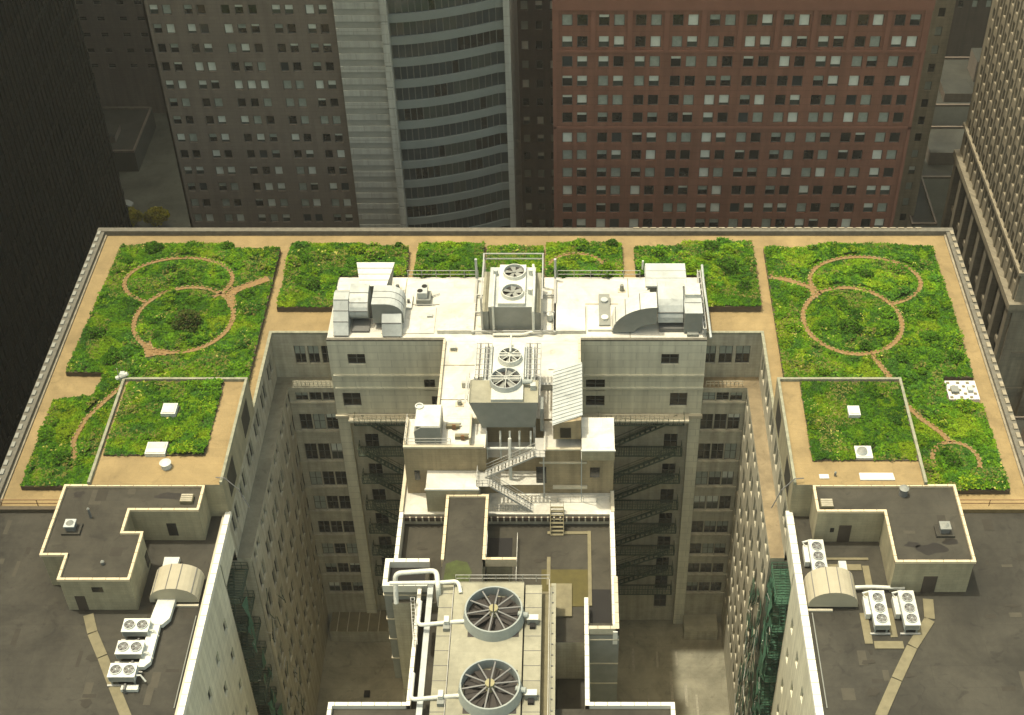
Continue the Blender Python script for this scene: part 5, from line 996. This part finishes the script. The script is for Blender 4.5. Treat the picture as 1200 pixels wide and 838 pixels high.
# pale ribbed panel and curved glass tower
t = thing('office_tower', 'curved glass office tower with blue grey bands and pale ribbed flank', 'building', (-20, 190, 0))
p = MB(); p.box(-32.8, -25.6, 180.6, 212, 0, 100, 'concrete')
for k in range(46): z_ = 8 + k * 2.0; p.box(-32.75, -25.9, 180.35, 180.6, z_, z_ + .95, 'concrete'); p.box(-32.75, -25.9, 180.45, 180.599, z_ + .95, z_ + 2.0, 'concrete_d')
part(p, 'ribbed_flank', t)
p = MB()
for k in range(27): z_ = 4 + k * 3.5; p.box(-26.3, -25.3, 179.6, 180.8, z_, z_ + 3.3, 'concrete'); p.box(-26.2, -25.4, 179.7, 180.7, z_ + 3.3, z_ + 3.5, 'concrete_d'); 
p.box(-9.5, -8.6, 184.6, 185.8, 0, 100, 'concrete')
part(p, 'corner_pier', t)
cur = [(-25.3 + 14.6 * k / 16, 180.6 + 4.4 * (k / 16) ** 1.6) for k in range(17)] + [(-9.5, 185.2)]
def off_in(pts, d): return [(x + d * .3, y + d) for x, y in pts]
for k in range(28):
    z_ = 3.2 + k * 3.5
    p = MB()
    for (a, b) in zip(cur[:-1], cur[1:]):
        n0 = (a[0] + .1, a[1] + .45); n1 = (b[0] + .1, b[1] + .45)
        p.hull([(*a, z_), (*b, z_), (*n1, z_), (*n0, z_)], [(*a, z_ + 1.25), (*b, z_ + 1.25), (*n1, z_ + 1.25), (*n0, z_ + 1.25)], 'spandrel')
    part(p, 'spandrel_band', t)
    p = MB(); r_ = random.Random(k); v = 'glass_blue'
    for i, (a, b) in enumerate(zip(cur[:-1], cur[1:])):
        n0 = (a[0] + .08, a[1] + .35); n1 = (b[0] + .08, b[1] + .35)
        if r_.random() < .35: v = r_.choice(('glass_blue', 'glass_dark', 'glass_green', 'glass_blue', 'glass_blue'))
        p.face([(*n0, z_ + 1.25), (*n1, z_ + 1.25), (*n1, z_ + 3.5), (*n0, z_ + 3.5)], v)
        p.box(n0[0] - .06, n0[0] + .06, n0[1] - .1, n0[1], z_ + 1.25, z_ + 3.5, 'frame')
    part(p, 'window_band', t)
p = MB(); ops = [(y, y + 1.4, z_, z_ + 1.9) for y in (187.4, 190.0, 192.6, 195.2, 197.8, 200.4, 203, 205.6, 208.2) for z_ in [5 + 3.5 * k for k in range(27)]]
facade(p, 'x', -8.6, -1, 185.4, 212, 0, 100, ops, 'concrete_d', dep=.3); p.box(-25, -8.95, 190, 212, 0, 99.9, 'glass_blue'); part(p, 'side_wall', t)
# alley buildings behind
t = block('dim brown building at the end of the alley', 'brown2', -12, 12, 232, 250, 78, [-8.2, -5.6, -3.0, -.4, 2.2, 4.8], [10 + 4 * k for k in range(16)], (1.3, 1.8), 'frame', wts=(2, 1, 1, 2))
# black tower, left
t = thing('office_tower', 'black glass tower filling the left edge', 'building', (-95, 170, 0))
p = MB(); p.box(-125, -83.3, 60, 220, 0, 128, 'glass_black', 'blackwall'); part(p, 'glass_wall', t)
p = MB(); p.box(-165, -114, 226, 292, 0, 230, 'glass_black', 'blackwall'); part(p, 'added_shade_block', t)  # unseen block added to shade the street gap
for k in range(31):
    p = MB(); z_ = 2 + k * 4.1; p.box(-83.31, -83.15, 60, 220, z_, z_ + 1.1, 'blackwall'); part(p, 'spandrel_band', t)
p = MB()
for k in range(100): y = 60.2 + k * 1.6; p.box(-83.4, -83.0, y, y + .12, 0, 128, 'glass_black')
part(p, 'mullion', t).__setitem__('kind', 'stuff')
# buff terracotta tower, right
t = thing('office_tower', 'buff terracotta tower with slotted windows and tall base pilasters', 'building', (90, 198, 0))
p = MB(); rows = [38.6 + 3.6 * k for k in range(24)]; colsy = [178.4 + 2.75 * k for k in range(15)]
ops = [(y, y + 1.45, z_, z_ + 2.1) for y in colsy for z_ in rows]
facade(p, 'x', 71.0, 1, 177, 220, 36.2, 125, ops, 'tan_b', dep=.5); 
for y in colsy: p.box(70.75, 71.0, y - .9, y - .4, 36.2, 125, 'tan_b')
p.box(71.6, 110, 177.5, 219.9, 0, 124.9, 'tan_b', 'darkroof'); 
ops2 = [(x, x + 1.2, z_, z_ + 1.9) for x in [73 + 3 * k for k in range(11)] for z_ in rows]
facade(p, 'y', 177, 1, 71, 110, 36.2, 125, ops2, 'tan_b', dep=.45); facade(p, 'y', 220, -1, 71, 110, 0, 125, [], 'tan_b')
part(p, 'shaft_wall', t)
add_windows(t, [(71.48, y + .725, z_, 1.45, 2.1, R(-90), random.choice((0, 0, 0, 4, 6, 0))) for y in colsy for z_ in rows] + [(x + .6, 177.43, z_, 1.2, 1.9, 0, random.choice((0, 0, 4))) for x in [73 + 3 * k for k in range(11)] for z_ in rows], 'frame')
p = MB(); p.box(70.0, 110, 176.2, 220.5, 35.0, 36.2, 'tan_b', 'tan_d'); p.box(70.3, 110, 176.5, 220.3, 34.2, 35.0, 'tan_d'); p.box(70.5, 110, 176.7, 220.2, 41.6, 42.2, 'tan_b'); part(p, 'cornice', t)
p = MB(); p.box(71.6, 110, 177.6, 219.8, 0, 34.2, 'glass_dark')
for k in range(9): y = 177 + k * 5.2; p.box(70.4, 71.7, y, y + 1.5, 0, 34.2, 'tan_d'); 
for k in range(7): x = 71 + k * 5.4; p.box(x, x + 1.5, 176.5, 177.7, 0, 34.2, 'tan_d')
for z_ in (8, 16, 24): p.box(71.2, 71.62, 177.4, 220, z_, z_ + 1.0, 'tan_d'); p.box(71.5, 110, 177.2, 177.62, z_, z_ + 1, 'tan_d')
part(p, 'base_pilaster', t)
# low blocks, right background
def low(label, x0, x1, y0, y1, h, m, mt, cols=None, rows=None, extra=None, cat='building'):
    t = thing('low_building', label, cat, ((x0 + x1) / 2, (y0 + y1) / 2, 0)); p = MB()
    if cols:
        ops = [(c - .6, c + .6, r, r + 1.8) for c in cols for r in rows]; facade(p, 'y', y0, 1, x0, x1, 0, h, ops, m); p.box(x0, x1, y0 + .4, y1, 0, h - .01, m, mt); part(p, 'wall', t)
        add_windows(t, [(c, y0 + .28, r, 1.2, 1.8, 0, rk((3, 1, 0, 2))) for c in cols for r in rows], 'frame')
    else: p.box(x0, x1, y0, y1, 0, h, m, mt); part(p, 'wall', t)
    p = MB(); coping_run(p, [(x0 + .2, y0 + .2), (x1 - .2, y0 + .2), (x1 - .2, y1 - .2), (x0 + .2, y1 - .2)], h + .002, h + .5, .35, 'brown', True); part(p, 'coping', t)
    if extra:
        for k, e in enumerate(extra): p = MB(); p.box(*e, 'brown', 'shade_roof'); part(p, 'roof_box', t)
    return t
low('long narrow pale roofed building behind the red tower', 64.5, 69.4, 219, 244, 20, 'concrete_d', 'shade_roof', extra=[(65.5, 66.6, 232, 234, 20, 21.2)])
low('tan slab building with windows rising behind the red tower', 56.5, 65.5, 222, 252, 84, 'tan_b', 'pave', [58.5, 61.0, 63.5], [8 + 3.6 * k for k in range(20)])
low('flat grey roofed block beside the buff tower', 70, 92, 243, 262, 14, 'concrete_d', 'shade_roof', extra=[(74, 80, 248, 252, 14, 17), (83, 88, 246, 256, 14, 15.5)])
low('stepped low block with roof boxes in the far right gap', 68, 96, 264, 284, 18, 'concrete_d', 'shade_roof', extra=[(72, 78, 270, 276, 18, 22), (80, 86, 266, 272, 18, 20), (88, 92, 274, 280, 18, 23)])
low('dark brown office block far away at the upper right', 74, 120, 300, 320, 62, 'brown2', 'darkroof', [77 + 3.2 * k for k in range(12)], [22 + 4 * k for k in range(9)])
low('low flat roofed building below the buff tower base', 70.9, 100, 120, 170, 17, 'concrete_d', 'shade_roof', extra=[(74, 79, 150, 156, 17, 19), (82, 85, 140, 160, 17, 18.2), (73, 75, 160, 165, 17, 20)])
low('low grey market block in the far left gap', -112, -96, 266, 284, 5, 'shade_roof', 'shade_roof', extra=[(-108, -101, 270, 275, 5, 6.5)])
# yellow tree and street things
def tree(x, y, label, pal, seed, h=5.0, rad=2.6):
    t = thing('street_tree', label, 'tree', (x, y, .14), 'street trees by the far left corner'); q = MB(); q.tube([(x, y, .1), (x + .1, y, h * .4), (x, y + .1, h * .75)], .18, 'bark', 7)
    for a in range(5): q.tube([(x, y, h * .4), (x + math.cos(a * 1.26) * rad * .6, y + math.sin(a * 1.26) * rad * .6, h * .75)], .07, 'bark', 5)
    part(q, 'trunk', t); pts = [(0, 0, h * .55, rad * .8, h * .42, .5)] + [(math.cos(a) * rad * .55, math.sin(a) * rad * .55, h * .45, rad * .5, h * .4, .16) for a in (0.4, 1.9, 3.3, 4.9)]; crown('crown', pts, .28, pal, seed, t, 2200)
YL = [(.30, .25, .02), (.22, .21, .02), (.36, .28, .03)]
tree(-92.5, 244.5, 'yellow leaved street tree nearest the black tower at the far corner', YL, 901); tree(-87.0, 245.0, 'yellow leaved street tree nearest the brown tower at the far corner', YL, 902)
def car(x, y, rz, label, mat_name):
    t = thing('parked_car', label, 'car', (0, 0, 0), 'cars in the far left street'); q = MB()
    q.xprism([(-2.2, .3), (2.2, .3), (2.25, .75), (1.2, .9), (.7, 1.4), (-1.2, 1.42), (-2.0, .95), (-2.25, .8)], -.88, .88, mat_name); part(q, 'body', t)
    q = MB(); q.xprism([(1.12, .93), (.68, 1.36), (-1.18, 1.38), (-1.85, .98)], -.9, .9, 'glass_dark'); part(q, 'window', t)
    for a in (-1.4, 1.4):
        for s in (-1, 1): q = MB(); q.xprism([(a + .33 * math.cos(k), .33 + .33 * math.sin(k)) for k in [i * .628 for i in range(10)]], s * .75 - .1, s * .75 + .12, 'black'); part(q, 'wheel', t)
    t.location = (x, y, .02); t.rotation_euler = (0, 0, rz)
car(-101, 256.0, R(80), 'pale car parked in the far left gap near the black tower', 'whitemetal'); car(-96.5, 252.5, R(85), 'grey car standing nearest the yellow trees', 'galv_dark')
